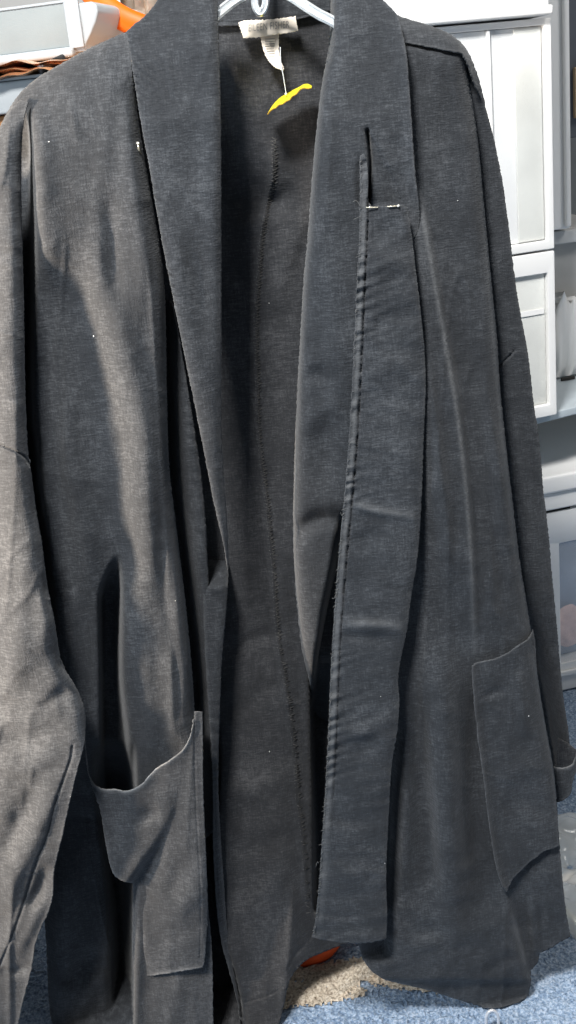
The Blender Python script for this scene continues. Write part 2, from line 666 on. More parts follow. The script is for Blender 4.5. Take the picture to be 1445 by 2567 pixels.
# bottom drawer
b_top3 = bt(1393, 627)
d3 = box('drawer', tw, aL - 0.05, 0.0, 0.0, b_top3, -0.34, -0.012, M_WHITE, TW, 0.003)
in3 = (aL, R(1376, 850)[0], bt(1376, 1014), bt(1376, 684))
ring('drawer_frame', tw, (aL - 0.05, 0.0, 0.0005, b_top3 - 0.0005), in3, -0.012, 0.0, M_WHITE, d3)
box('window_panel', tw, in3[0] + .0005, in3[1] - .0005, in3[2] + .0005, in3[3] - .0005, -0.0115, -0.007, M_FROST, d3, 0.001)
box('divider', tw, in3[0], in3[1] - 0.004, bt(1370, 775), bt(1370, 786), -0.0065, -0.005, M_WHITE, d3, 0.0005)
# middle drawer
a2 = R(1386, 300)[0]
b_top2 = bt(1386, 42)
d2 = box('drawer', tw, aL - 0.05, a2, b_top3 + 0.002, b_top2, -0.34, -0.012, M_WHITE, TW, 0.003)
in2 = (aL, R(1369, 300)[0], bt(1366, 604), bt(1366, 62))
ring('drawer_frame', tw, (aL - 0.05, a2, b_top3 + 0.0025, b_top2 - 0.0005), in2, -0.012, 0.0, M_WHITE, d2)
box('window_panel', tw, in2[0] + .0005, in2[1] - .0005, in2[2] + .0005, in2[3] - .0005, -0.0115, -0.008, M_FROST2, d2, 0.001)
xa, xb = R(1228, 200)[0], R(1235, 200)[0]
box('rib', tw, xa, xb, in2[2] + .001, in2[3] - .001, -0.0075, -0.002, M_WHITE, d2, 0.001)
xa = R(1297, 200)[0]
box('clear_window', tw, xa, in2[1] - .002, in2[2] + .002, in2[3] - .002, -0.0075, -0.0055, M_FROST, d2, 0.0005)
# top drawer, its lip proud
b_top1 = b_top2 + 0.30
d1 = box('drawer', tw, aL - 0.05, a2 - 0.004, b_top2 + 0.002, b_top1, -0.34, 0.004, M_FROST2, TW, 0.004)
box('lip', tw, aL - 0.05, a2 - 0.005, b_top2 + 0.0025, b_top2 + 0.014, 0.0045, 0.014, M_WHITE, d1, 0.003)

# ---- second white unit further right, its side edge-on
O2 = onz(np.array([1440.]), np.array([960.]), ZS)[0]
f2 = Frame(O2 + np.array([0, 0.05, 0]), 10)
T2 = thing('white_cabinet', O2, 'pale cabinet standing right of the drawer tower at photo edge', 'cabinet')
x0, x1_ = f2.ab(1340, 500)[0], f2.ab(1429, 500)[0]
zb, zt = f2.ab(1425, 573)[1], f2.ab(1425, 573)[1] + 0.5
s2 = box('side_panel', f2, x0, x1_, zb, zt, -0.2, 0.0, M_WHITE, T2, 0.003)
box('edge_trim', f2, f2.ab(1412, 400)[0], x1_ - .002, zb + 0.004, zt - 0.004, 0.0005, 0.010, M_WHITE, T2, 0.003)
box('lower_panel', f2, x0, x1_ + 0.1, f2.ab(1425, 800)[1], zb - 0.002, -0.2, -0.03, plain('grey_plastic', (0.42, 0.42, 0.41), 0.5), T2, 0.003)
box('rail', f2, x0, x1_ + 0.1, f2.ab(1425, 612)[1], zb - 0.004, -0.029, -0.012, plain('pale_grey_plastic', (0.52, 0.53, 0.53), 0.5), T2, 0.002)
f3 = Frame(P(1450, 200, 1.95), 5)
DK = thing('dark_panel', f3.O, 'dark slate panel at the top right edge of photo', 'panel')
box('panel_board', f3, -0.06, 0.6, f3.ab(1440, 345)[1], 0.5, -0.02, 0, plain('slate_paint', (0.10, 0.11, 0.13), 0.6), DK)
box('panel_strip', f3, -0.01, 0.02, -0.06, 0.02, 0.001, 0.012, plain('tan_wood', (0.45, 0.33, 0.2), 0.6), DK)

# ---- torn white paper sack on the shelf
f4 = Frame(onz(np.array([1420.]), np.array([948.]), ZS)[0], 14)
PB = thing('paper_sack', f4.O, 'white paper sack with torn top edge on the shelf', 'paper bag')
top = [(1392, 790), (1400, 765), (1408, 745), (1416, 730), (1424, 752), (1431, 762), (1437, 752), (1443, 742), (1460, 760), (1500, 750)]
fr_v, bk_v = [], []
for (x, y) in top:
    a, b = f4.ab(x, y); fr_v.append((a, b))
VV, FF = [], []
for k, (a, b) in enumerate(fr_v):
    for j in range(9):
        t = j / 8
        n = 0.002 * sin(k * 1.9 + t * 4) + 0.008 * sin(pi * t)
        VV.append(f4.w(a, 0.004 + (b - 0.004) * t, n))
for k in range(len(fr_v) - 1):
    for j in range(8):
        i = k * 9 + j
        FF.append((i, i + 9, i + 10, i + 1))
o = mesh_obj('bag_front', VV, FF, M_WHITE, PB); o.modifiers.new('t', 'SOLIDIFY').thickness = 0.05
box('dark_slot', f4, f4.ab(1396, 940)[0], f4.ab(1430, 945)[0], 0.0005, 0.006, 0.012, 0.016, plain('near_black', (0.02, 0.018, 0.015), 0.6), PB, 0.001)  # thin black strip for the dark slot at the sack's foot

# ---- lidded bin standing on the carpet, lower right
O5 = onz(np.array([1432.]), np.array([1728.]), 0.004)[0]
f5 = Frame(O5, 13)
BN = thing('storage_bin', O5, 'white lidded storage bin with clear front window on carpet', 'storage bin')
q = lambda x, y: f5.ab(x, y)
ztop, zslot0, zslot1 = q(1400, 1184)[1], q(1400, 1282)[1], q(1400, 1273)[1]
zl2 = q(1400, 1228)[1]
aa, ab_ = -0.35, 0.42
box('lid', f5, aa, ab_, zl2, ztop, -0.40, 0.012, M_WHITE, BN, 0.005)
box('lid_rim', f5, aa + .004, ab_ - .004, zslot1, zl2 - 0.001, -0.40, 0.005, M_WHITE, BN, 0.003)
bwin = (q(1405, 1500)[0], ab_ - 0.03, q(1420, 1662)[1], q(1420, 1358)[1])
bb = box('bin_body', f5, aa + .008, ab_ - .008, 0.0, zslot0, -0.39, -0.03, plain('bin_inside', (0.30, 0.36, 0.46), 0.5), BN, 0.004)
ring('bin_frame', f5, (aa + .008, ab_ - .008, 0.001, zslot0), bwin, -0.0295, 0.0, M_WHITE, bb, 0.002)
box('slot', f5, aa + 0.01, q(1432, 1270)[0], zslot0 + .0005, zslot1 - .0005, -0.39, -0.002, plain('black_gap', (0.012, 0.01, 0.01), 0.8), BN, 0.0003)
gl, nt, b = nm('clear_plastic')
b.inputs['Base Color'].default_value = (0.9, 0.95, 1, 1); b.inputs['Roughness'].default_value = 0.2
b.inputs['Transmission Weight'].default_value = 0.0; b.inputs['Alpha'].default_value = 0.16
box('clear_window', f5, bwin[0] + .0005, bwin[1] - .0005, bwin[2] + .0005, bwin[3] - .0005, -0.004, -0.002, gl, bb, 0.0005)
box('bottom_rail', f5, aa + .02, ab_ - .02, q(1420, 1690)[1], q(1420, 1678)[1], 0.0005, 0.006, M_WHITE, bb, 0.002)
# pink bundle seen through the window
bm = bmesh.new(); bmesh.ops.create_icosphere(bm, subdivisions=4, radius=1)
c0 = f5.ab(1428, 1582)
for v in bm.verts:
    d = v.co.copy()
    k = 1 + 0.07 * sin(5 * d.x + 2 * d.z) + 0.05 * sin(9 * d.y + 4 * d.x) + 0.03 * sin(17 * d.z + 5 * d.x)
    v.co = (d.x * k * 0.030, d.y * k * 0.037, d.z * k * 0.008)
bm.transform(Matrix.Translation((c0[0] + 0.005, c0[1], -0.017)))
pk = bm_obj('pink_bundle', bm, plain('pink_cloth', (0.85, 0.60, 0.55), 0.8, noise=0.15, nscale=60), M=f5.mat())
tag(pk, 'round pink cloth bundle behind the clear bin window', 'cloth bundle')

# ---- things behind the left shoulder
f6 = Frame(P(100, 80, 1.42), -14)
g6 = lambda x, y: f6.ab(x, y)
LB = thing('storage_bin', f6.w(0, g6(100, 150)[1]), 'white storage bin with grey frosted front above left shoulder', 'storage bin')
x0, x1_, y0, y1 = g6(-300, 100)[0], g6(247, 60)[0], g6(120, 140)[1], g6(120, 3)[1]
bm = bmesh.new()
prof = [(x0, y0), (g6(213, 118)[0], y0)]
for (px, py) in ((214, 113), (228, 85), (240, 55), (246, 30), (243, 12), (230, 3)):
    prof.append(g6(px, py))
prof += [(x0, prof[-1][1] + 0.0)]
fv = [bm.verts.new((a, b_, 0)) for a, b_ in prof]
fc = bm.faces.new(fv)
ex = bmesh.ops.extrude_face_region(bm, geom=[fc])
for v in ex['geom']:
    if isinstance(v, bmesh.types.BMVert): v.co.z = -0.25
M_PALE = plain('pale_grey_bin', (0.44, 0.465, 0.48), 0.4, noise=0.04, nscale=10, bump=0.05, bscale=60)
body6 = bm_obj('bin_body', bm, M_PALE, LB, 0.0025, M=f6.mat())
in6 = (g6(-200, 60)[0], g6(169, 60)[0], g6(150, 121)[1], g6(150, 8)[1])
ring('bin_frame', f6, (x0, g6(206, 60)[0], g6(150, 126)[1], g6(150, 2)[1]), in6, 0.0005, 0.004, M_PALE, body6, 0.001)
box('frosted_panel', f6, in6[0] + .0004, in6[1] - .0004, in6[2] + .0004, in6[3] - .0004, 0.0004, 0.0022, plain('grey_frosted_plastic', (0.30, 0.325, 0.32), 0.45, noise=0.12, nscale=12, bump=0.2, bscale=900), body6, 0.0004)
box('bottom_lip', f6, x0, g6(190, 135)[0], g6(100, 153)[1], g6(100, 129)[1], -0.24, 0.010, M_PALE, body6, 0.004)

M_COPPER = plain('copper_foil', (0.80, 0.38, 0.20), 0.25, metal=0.45, noise=0.5, nscale=26, bump=0.9, bscale=22)
f7 = Frame(P(120, 180, 1.385), -6)
g7 = lambda x, y: f7.ab(x, y)
CT = thing('copper_tray', f7.O, 'shiny copper coloured tray under the white bin at left', 'tray')
for k, (ya, yb, n1) in enumerate(((166, 158, 0.03), (179, 167, 0.025), (196, 181, 0.035))):
    bm = bmesh.new()
    a0_, a1_ = g7(-200, 170)[0], g7(330, 170)[0]
    b0_, b1_ = g7(60, ya)[1], g7(60, yb)[1]
    prev = None
    cols = []
    for i in range(41):
        t = i / 40
        a = a0_ + (a1_ - a0_) * t
        w = 0.0022 * sin(t * 17 + k * 2) + 0.0015 * sin(t * 41 + k)
        cols.append([bm.verts.new((a, b0_ + w, 0)), bm.verts.new((a, (b0_ + b1_) / 2 + w, n1)), bm.verts.new((a, b1_ + w, n1 * 0.6)), bm.verts.new((a, b1_ + w, -0.2)), bm.verts.new((a, b0_ + w, -0.2))])
    for i in range(40):
        for j in range(5):
            bm.faces.new((cols[i][j], cols[i + 1][j], cols[i + 1][(j + 1) % 5], cols[i][(j + 1) % 5]))
    bm.faces.new(cols[0]); bm.faces.new(cols[-1][::-1])
    bm_obj('tray_layer', bm, M_COPPER, CT, M=f7.mat())
f8 = Frame(P(60, 240, 1.37), -8)
g8 = lambda x, y: f8.ab(x, y)
GB = thing('grey_box', f8.O, 'pale grey box below copper tray beside left sleeve', 'box')
M_GB = plain('grey_card', (0.33, 0.35, 0.36), 0.6)
box('box_body', f8, g8(-200, 240)[0], g8(170, 240)[0], g8(0, 288)[1], g8(0, 206)[1], -0.2, 0, M_GB, GB, 0.003)
box('box_lid', f8, g8(-200, 240)[0], g8(180, 240)[0], g8(0, 205)[1], g8(0, 197)[1], -0.2, 0.006, M_GB, GB, 0.002)
box('box_base', f8, g8(-200, 240)[0], g8(170, 240)[0], g8(0, 330)[1], g8(0, 290)[1], -0.2, -0.01, plain('brown_card', (0.30, 0.13, 0.04), 0.7), GB, 0.003)
bm = bmesh.new()
p0, p1 = P(104, 172, 1.36), P(160, 146, 1.38)
VV, FF = tube([[p0 + (p1 - p0) * t for t in (0, .04, .3, .32, .6, 1)]], 0.0048, 14)
mk = thing('black_marker', p0, 'short black marker pen poking out behind left shoulder', 'marker')
mesh_obj('barrel', VV, FF, plain('black_plastic', (0.015, 0.014, 0.014), 0.35), mk)
VV, FF = tube([[p0 + (p1 - p0) * t for t in (-.08, -.05, 0.0)]], 0.0045, 12)
mesh_obj('tip_plug', VV, FF, plain('dark_grey_plastic', (0.07, 0.06, 0.06), 0.4), mk)
# orange band, cream boxes, foil
f9 = Frame(P(290, 60, 1.50), 0)
g9 = lambda x, y: f9.ab(x, y)
M_ORANGE = plain('orange_plastic', (0.90, 0.16, 0.005), 0.35, noise=0.12, nscale=14)
cl = curve([(200, -60), (250, 2), (300, 42), (350, 66), (420, 90)], 12)
VV, FF = [], []
ns = 16
for i, (px, py) in enumerate(cl):
    a, b_ = g9(px, py)
    k = np.gradient(cl, axis=0)[i]; k = k / np.hypot(*k)
    for j in range(ns):
        th = 2 * pi * j / ns
        u, w = 0.0145 * cos(th), 0.006 * sin(th)
        VV.append(f9.w(a + k[1] * u, b_ + k[0] * u, 0.02 + w))
for i in range(len(cl) - 1):
    for j in range(ns):
        FF.append((i * ns + j, i * ns + (j + 1) % ns, (i + 1) * ns + (j + 1) % ns, (i + 1) * ns + j))
tag(mesh_obj('orange_strap', VV, FF, M_ORANGE), 'bright orange band curving down behind the jacket collar', 'strap')
CB = thing('cream_box', f9.w(*g9(265, 66)), 'small cream yellow box under the orange band', 'box')
M_CREAM = plain('cream_card', (0.78, 0.60, 0.30), 0.5)
bm = bmesh.new()
for n in (0.0, -0.05):
    pass
fvs = [bm.verts.new((*g9(x, y), -0.01)) for x, y in ((237, 84), (291, 88), (290, 62), (248, 42))]
fc = bm.faces.new(fvs)
ex = bmesh.ops.extrude_face_region(bm, geom=[fc])
for v in ex['geom']:
    if isinstance(v, bmesh.types.BMVert): v.co.z = -0.06
bm_obj('box_body', bm, M_CREAM, CB, 0.0012, M=f9.mat())
box('box_tray', f9, g9(225, 97)[0], g9(300, 97)[0], g9(260, 108)[1], g9(260, 91)[1], -0.06, -0.005, M_COPPER, CB, 0.002)
FB = thing('foil_bag', f9.w(*g9(330, 20), -0.05), 'silvery brown foil bag behind the orange band', 'bag')
VV, FF = [], []
for i in range(24):
    for j in range(10):
        x = 262 + (470 - 262) * i / 23; y = -60 + 200 * j / 9
        a, b_ = g9(x, y)
        VV.append(f9.w(a, b_, -0.08 + 0.010 * sin(i * 1.7) + 0.006 * sin(i * 3.1 + j * .4)))
for i in range(23):
    for j in range(9):
        q_ = i * 10 + j
        FF.append((q_, q_ + 10, q_ + 11, q_ + 1))
o = mesh_obj('bag_front', VV, FF, plain('foil', (0.55, 0.45, 0.36), 0.3, metal=0.6, noise=0.35, nscale=40), FB); o.modifiers.new('t', 'SOLIDIFY').thickness = 0.02
WF = thing('picture_frame', f9.w(*g9(270, 0), -0.02), 'small white frame with brown inset above the orange band', 'frame')
ring('frame_border', f9, (g9(235, 0)[0], g9(297, 0)[0], g9(260, 24)[1], g9(260, -60)[1]), (g9(242, 0)[0], g9(288, 0)[0], g9(260, 14)[1], g9(260, -55)[1]), -0.03, -0.02, M_WHITE, WF)
box('inset', f9, g9(243, 0)[0], g9(287, 0)[0], g9(260, 13)[1], g9(260, -54)[1], -0.031, -0.026, plain('tan_card', (0.62, 0.44, 0.28), 0.6), WF, 0.0003)
# board carrying the left things
f10 = Frame(P(60, 340, 1.38), -8)
LS = thing('shelf_board', f10.O, 'brown board holding boxes behind the left sleeve', 'shelf')
box('board', f10, -0.6, 0.2, -0.02, f10.ab(0, 331)[1], -0.5, 0.0, plain('brown_board', (0.22, 0.11, 0.05), 0.7), LS)

# ------------------------------------------------------------------ the jacket
J = thing('linen_jacket', (0.02, 0.98, 0.01), 'charcoal linen jacket with shawl collar hanging open on hanger', 'jacket')

def sharp(seed, sx, sy, amp, ang=0.0):
    """crisp-crested folds: the ridges of a smooth noise"""
    n = vnoise(seed, sx, sy, 1.0, ang, 1)
    m = vnoise(seed + 500, sx * 1.5, sy * 1.2, 1.0, ang, 1)

    def fn(x, y):
        return amp * (np.exp(-(np.abs(n(x, y)) / 0.16) ** 1.3) * np.clip(m(x, y) * 1.4 + 0.25, 0, 1))
    return fn


def wr(s, a=1.0):
    f1, f2, f3 = vnoise(s, 120, 420, 3.4 * a, 5, 2), sharp(s + 40, 80, 330, 4.2 * a, 4), sharp(s + 41, 120, 52, 2.4 * a, 14)
    return lambda x, y: f1(x, y) + f2(x, y) + f3(x, y)
small = lambda s, a=1.0: vnoise(s, 46, 26, 1.0 * a, -8, 2)

# -- back, seen from inside through the open front
Lseam = [(690, 338), (692, 420), (686, 470), (672, 530), (660, 600), (656, 660), (648, 760), (646, 860), (650, 960), (652, 1060), (660, 1150), (672, 1240), (680, 1320), (690, 1420), (696, 1520), (703, 1600), (722, 1720), (735, 1800), (745, 1900), (752, 2000), (765, 2100), (772, 2200), (778, 2290)]
back_out = [(300, 170), (400, 110), (440, 40), (450, -60), (560, -70), (700, -70), (850, -60), (930, 60), (1060, 190), (1150, 700), (1150, 1400), (1110, 2000), (960, 2250), (925, 2346), (880, 2362), (840, 2376), (800, 2392), (765, 2408), (735, 2440), (721, 2475), (716, 2510), (706, 2545), (690, 2600), (560, 2640), (420, 2640), (420, 1900), (350, 1300), (250, 900), (250, 300)]
bb_ = lambda x, y: np.interp(y, [0, 200, 1200, 1900, 2400, 2640], [1.055, 1.055, 1.043, 1.012, 0.962, 0.935]) + 0.00022 * np.clip(x - 705, 0, 300) * np.interp(y, [1700, 2400], [0.0, 1.0])
cloth('back_panel', back_out, bb_, [wr(11, 1.0), small(12, 0.8), vnoise(13, 240, 420, 12, 6, 2), lambda x, y: sharp(14, 150, 60, 3.5, -14)(x, y) * np.clip((y - 1300) / 500, 0.2, 1),
      ridge([(x - 8, y) for x, y in Lseam], 5.5, 8, 7, f=60),
      ridge([(560, 60), (600, 200), (640, 330), (675, 420), (690, 500)], 14, 50, 50, f=120),
      ridge([(610, 470, 1), (640, 490, 1), (660, 520, 1), (650, 560, 1)], -9, 70, 60, f=40),
      crease([(580, 490), (640, 470), (690, 500), (740, 470)], -9, 24),
      crease([(690, 780), (735, 620), (790, 520)], 7, 40, 20),
      step([(720, 1300), (728, 1600), (742, 1900), (765, 2200), (740, 2420)], 0, -16, 18, f=300),
      crease([(560, 1640), (640, 1600), (720, 1585)], -5, 18), crease([(552, 2010), (650, 1975), (760, 1930)], 4, 26),
      crease([(556, 1780), (640, 1750), (700, 1700)], -5, 24), crease([(560, 2150), (660, 2110), (760, 2090)], -4, 26),
      crease([(600, 2300), (690, 2210), (745, 2120)], 4, 30),
      trench([(781, 1640), (785, 1900), (789, 2100), (790, 2300)], [(1000, 1640), (1000, 2300)], -170, 4, 5, f=60, f2=40),
      trench([(200, 1800), (200, 2640)], [(546, 1800), (545, 1950), (537, 2100), (545, 2250), (560, 2360), (588, 2450), (606, 2540), (612, 2640)], -170, 5, 4, f=100, f2=5),
      ridge([(735, 2200), (728, 2350), (714, 2480), (708, 2560)], 10, 10, 14, f=80)],
      J, M_BACK, ds=8, lines=[(Lseam, -1.2, 4.0), ([(598, 2518), (640, 2507), (680, 2494), (712, 2472)], -2.2, 3.0, 1.5), ([(716, 2440), (740, 2395), (780, 2350), (800, 2300)], -3, 5)])

# the serged seam allowance down the middle of the back
bs = xof([(q[0], q[1]) for q in Lseam])
paths, paths2 = [], []
for y in np.arange(345, 2290, 9.0):
    for s in (0, 1):
        x = float(bs(y)) - 9 + RNG.normal(0, 1.2)
        x2 = float(bs(y + 4)) + 5 + RNG.normal(0, 2.0)
        if s: x, x2 = x2, x
        ya, yb = y + s * 4.5, y + 4.5 + s * 4.5
        fade_ = np.clip(1.3 - y / 2400, 0.3, 1)
        if RNG.random() > fade_: continue
        dz = bb_(np.array([x, x2]), np.array([ya, yb])) - 0.0065
        xs = np.array([x, (x + x2) / 2, x2]); ysv = np.array([ya, (ya + yb) / 2 + 1, yb])
        paths.append(None); paths[-1] = (xs, ysv)
# the ridge of doubled cloth under the stitches follows the same relief as the back: sampled from its mesh
from mathutils.bvhtree import BVHTree


def surf(objs):
    V, Fc = [], []
    for o in objs:
        k = len(V)
        Mw = o.matrix_parent_inverse if o.parent is None else None
        V += [tuple(v.co) for v in o.data.vertices]
        Fc += [tuple(i + k for i in p.vertices) for p in o.data.polygons]
    return BVHTree.FromPolygons(V, Fc)


def stick(tree, px, py, lift=0.0008):
    """the point of a cloth sheet seen at a place of the photograph, lifted a little off it"""
    px = np.atleast_1d(np.asarray(px, float)); py = np.atleast_1d(np.asarray(py, float))
    out = []
    for d in rays(px, py):
        hit = tree.ray_cast(Vector((0, 0, CAM_H)), Vector(d).normalized())
        p = hit[0] if hit[0] is not None else Vector(P(700, 1200, 1.0))
        out.append(np.array(p - Vector(d).normalized() * lift))
    return np.array(out)



backo = bpy.data.objects['back_panel']
tb = surf([backo])
VV, FF = tube([stick(tb, a, b, 0.0002) for a, b in paths], 0.00030, 4)
o = mesh_obj('seam_stitching', VV, FF, plain('seam_thread', (0.085, 0.083, 0.08), 0.9, noise=0.3, nscale=300), J); o['kind'] = 'stuff'
cs = [(x, y) for x, y in Lseam]
lft = [(x - 13 + RNG.normal(0, 1.2), y) for x, y in cs]
sa = lft + [(x + 2 + RNG.normal(0, 1.2), y) for x, y in cs[::-1]]

# -- neck facing
cloth('neck_facing', [(480, -60), (880, -60), (860, 20), (800, 34), (748, 50), (680, 58), (600, 64), (545, 66), (500, 60)], lambda x, y: bb_(x, y) - 0.006, [wr(21, .8), small(22, .6)], J, M_LIN, ds=7, lines=[([(500, 52), (600, 56), (680, 50), (748, 42), (800, 26)], -1.2, 2.5)])

# -- front panel on the right of the photograph
fr_edge = [(1165, 138), (1172, 180), (1182, 240), (1192, 300), (1202, 380), (1214, 520), (1226, 640), (1238, 760), (1248, 860), (1253, 960), (1263, 1060), (1276, 1180), (1290, 1290), (1302, 1400), (1322, 1520), (1334, 1590), (1346, 1680), (1358, 1760), (1372, 1840), (1388, 1920), (1396, 2000), (1402, 2100), (1408, 2170), (1417, 2270), (1431, 2348)]
fr_out = [(985, 90), (1025, 95), (1095, 107), (1148, 116)] + fr_edge + [(1394, 2368), (1386, 2376), (1353, 2389), (1349, 2416), (1331, 2432), (1332, 2461), (1326, 2495), (1300, 2512), (1277, 2519), (1250, 2526), (1220, 2527), (1170, 2513), (1126, 2500), (1062, 2478), (1010, 2468), (968, 2458), (945, 2445), (930, 2433), (915, 2414), (905, 2390), (900, 2360), (890, 2200), (880, 1800), (900, 1300), (930, 800), (950, 400), (970, 200)]
fr_x = xof(fr_edge)
def fr_base(x, y):
    return np.interp(y, [100, 600, 1200, 1900, 2520], [1.00, 0.985, 0.965, 0.95, 0.930]) + 0.00004 * (x - 1150)
flow1 = [(1040, 440), (1065, 560), (1100, 760), (1125, 900), (1150, 1050), (1172, 1250), (1185, 1450), (1190, 1640)]
fr_rel = [wr(31, 1.0), small(32, .9), vnoise(33, 150, 330, 7, 8, 2), vnoise(36, 90, 700, 4, 5, 2),
          step(fr_edge, 0, -60, 7, f=30, f2=10) if False else (lambda x, y: -55 * np.exp(-np.maximum(fr_x(y) - x, 0) / 13.0) * fade(y, 120, 2200, 60, 500)),
          ridge(flow1, 24, 95, 9, f=260), ridge([(1060, 800), (1090, 1050), (1118, 1300), (1130, 1500)], 18, 60, 14, f=260),
          ridge([(1120, 700), (1170, 950), (1215, 1200), (1255, 1400), (1290, 1600)], -9, 34, 40, f=280),
          ridge([(1210, 900), (1250, 1150), (1285, 1350), (1318, 1560)], 15, 50, 9, f=250),
          ridge([(1200, 1100), (1222, 1300), (1240, 1480), (1250, 1640)], 6, 40, 8, f=200),
          ridge([(1090, 1500), (1110, 1750), (1125, 2000), (1135, 2200), (1150, 2420)], 29, 60, 44, f=300),
          ridge([(1035, 1650), (1055, 1850), (1070, 2050), (1085, 2250), (1095, 2420)], -20, 30, 22, f=300), ridge([(1190, 1660), (1180, 1900), (1190, 2100), (1215, 2300)], -14, 26, 30, f=200),
          ridge([(1020, 1750), (1015, 2000), (1010, 2200), (1005, 2330)], 6, 14, 18, f=200),
          # shadowed lay under the loose facing strip
          ridge([(985, 1680), (975, 1900), (968, 2100), (965, 2300), (960, 2420)], -45, 46, 26, f=200, f2=50),
          # the folded front corner at the hem
          step([(1280, 2180), (1290, 2300), (1312, 2400), (1333, 2470)], 22, -26, 10, f=160, f2=20),
          ridge([(1335, 2220), (1340, 2320), (1345, 2400)], 9, 10, 12, f=90, f2=20),
          crease([(1210, 2440), (1250, 2415), (1290, 2400)], -6, 14), crease([(1120, 2360), (1200, 2330), (1270, 2310)], 5, 22),
          crease([(1090, 2290), (1170, 2270), (1240, 2240)], -4, 20), crease([(1000, 2310), (1080, 2330), (1160, 2360)], -4, 26),
          crease([(1140, 2200), (1200, 2160), (1230, 2120)], 4, 18),
          lambda x, y: vnoise(38, 70, 30, 3.2, -18, 2)(x, y) * np.clip((y - 2050) / 250, 0.1, 1), sharp(39, 50, 420, 7.0, 4),
          lambda x, y: -70 * np.exp(-np.clip(2527 - y, 0, 400) / 70.0) * np.clip((x - 860) / 200, 0, 1) * 0.5]
fr_rel.append(lambda x, y: -40 * np.exp(-np.clip(y - np.interp(x, [985, 1025, 1095, 1148, 1166], [100, 106, 119, 127, 138]), 0, 900) / 7.0))
FRo = cloth('front_panel', fr_out, fr_base, fr_rel, J, ds=6.5, wear_highlight=[(flow1, 6, 0.40), ([(1205, 420), (1232, 760), (1248, 960), (1272, 1180), (1294, 1400)], 6, 0.35), ([(1284, 2290), (1300, 2350), (1318, 2420)], 5, 0.4)], lines=[([(1118, 205), (1150, 232), (1172, 255)], -0.01, 3)])  # pale lines paint the highlight along the fold crests and front edge

# -- shoulder yoke and the sleeve behind
sl_out = [(1100, 132), (1150, 124), (1170, 138), (1190, 176), (1204, 216), (1216, 262), (1235, 330), (1250, 400), (1262, 460), (1271, 530), (1280, 600), (1288, 670), (1297, 740), (1308, 800), (1322, 870), (1330, 930), (1338, 1010), (1350, 1080), (1357, 1150), (1362, 1230), (1370, 1285), (1377, 1350), (1384, 1441), (1394, 1536), (1402, 1632), (1408, 1714), (1414, 1770), (1425, 1831), (1428, 1874), (1430, 1925), (1400, 1930), (1370, 1925), (1330, 1800), (1300, 1600), (1240, 1300), (1200, 900), (1160, 400), (1150, 250)]
sl_edge = xof(sl_out[5:32])
sl_base = lambda x, y: np.interp(y, [100, 400, 1000, 1900], [1.022, 1.03, 1.02, 1.025])
SRo = cloth('sleeve', sl_out, sl_base, [wr(41, .9), small(42, .7),
      lambda x, y: 30 * np.sqrt(np.clip(1 - ((x - (sl_edge(y) - 45)) / 62.0) ** 2, 0, 1)) - 22,
      lambda x, y: -230 * np.exp(-np.maximum(x - fr_x(y) - 4, 0) / 34.0) * fade(y, 1480, 2100, 320, 10),
      ridge([(1290, 1000), (1320, 1200), (1350, 1400), (1370, 1600)], 5, 12, 12, f=200),
      ridge([(1380, 1300), (1385, 1430), (1392, 1520)], -4, 8, 8, f=100)],
      J, ds=6, lines=[([(1244, 925), (1262, 908), (1278, 893), (1290, 880)], -4, 3.2, 1.5), ([(1250, 912), (1268, 895), (1282, 884)], 1.0, 4)])
M_IN = M_BACK
cloth('cuff', [(1376, 1921), (1387, 1923), (1402, 1926), (1418, 1925), (1430, 1921), (1440, 1912), (1447, 1887), (1460, 1880), (1462, 1900), (1450, 1925), (1443, 1940), (1436, 1965), (1432, 1991), (1420, 2002), (1407, 2010), (1398, 2012), (1380, 2008), (1370, 1960)], lambda x, y: 0.985 + 0 * x, [lambda x, y: -0.018 * (x - 1410) ** 2, small(45, 1)], J, ds=5, edge=1.5, edge_w=4, wear_highlight=[([(1376, 1921), (1402, 1926), (1430, 1921), (1447, 1887)], 5, 0.6)])
cloth('cuff_lining', [(1400, 1850), (1429, 1866), (1445, 1880), (1462, 1884), (1450, 1905), (1440, 1914), (1425, 1926), (1395, 1926)], lambda x, y: 1.045 + 0 * x, [small(46, 1)], J, M_BACK, ds=5)
yk_out = [(985, 30), (1000, 40), (1040, 52), (1080, 64), (1120, 80), (1145, 95), (1162, 112), (1176, 132), (1188, 158), (1200, 192), (1208, 222), (1218, 262), (1216, 268), (1203, 238), (1188, 208), (1178, 170), (1167, 146), (1156, 132), (1130, 128), (1095, 121), (1025, 108), (985, 102)]
yk_top = yof([(985, 30), (1000, 40), (1080, 64), (1120, 80), (1162, 112), (1188, 158), (1218, 262)])
YKo = cloth('shoulder_yoke', yk_out, lambda x, y: 0.990 + 0.00009 * np.clip(x - 1150, 0, 100) * 3, [small(51, .8), lambda x, y: -70 * np.exp(-np.maximum(y - yk_top(x), 0) / 26.0), lambda x, y: -40 * np.clip((x - 1150) / 70, 0, 1) ** 1.5], J, ds=5, edge=1.0, edge_w=5)

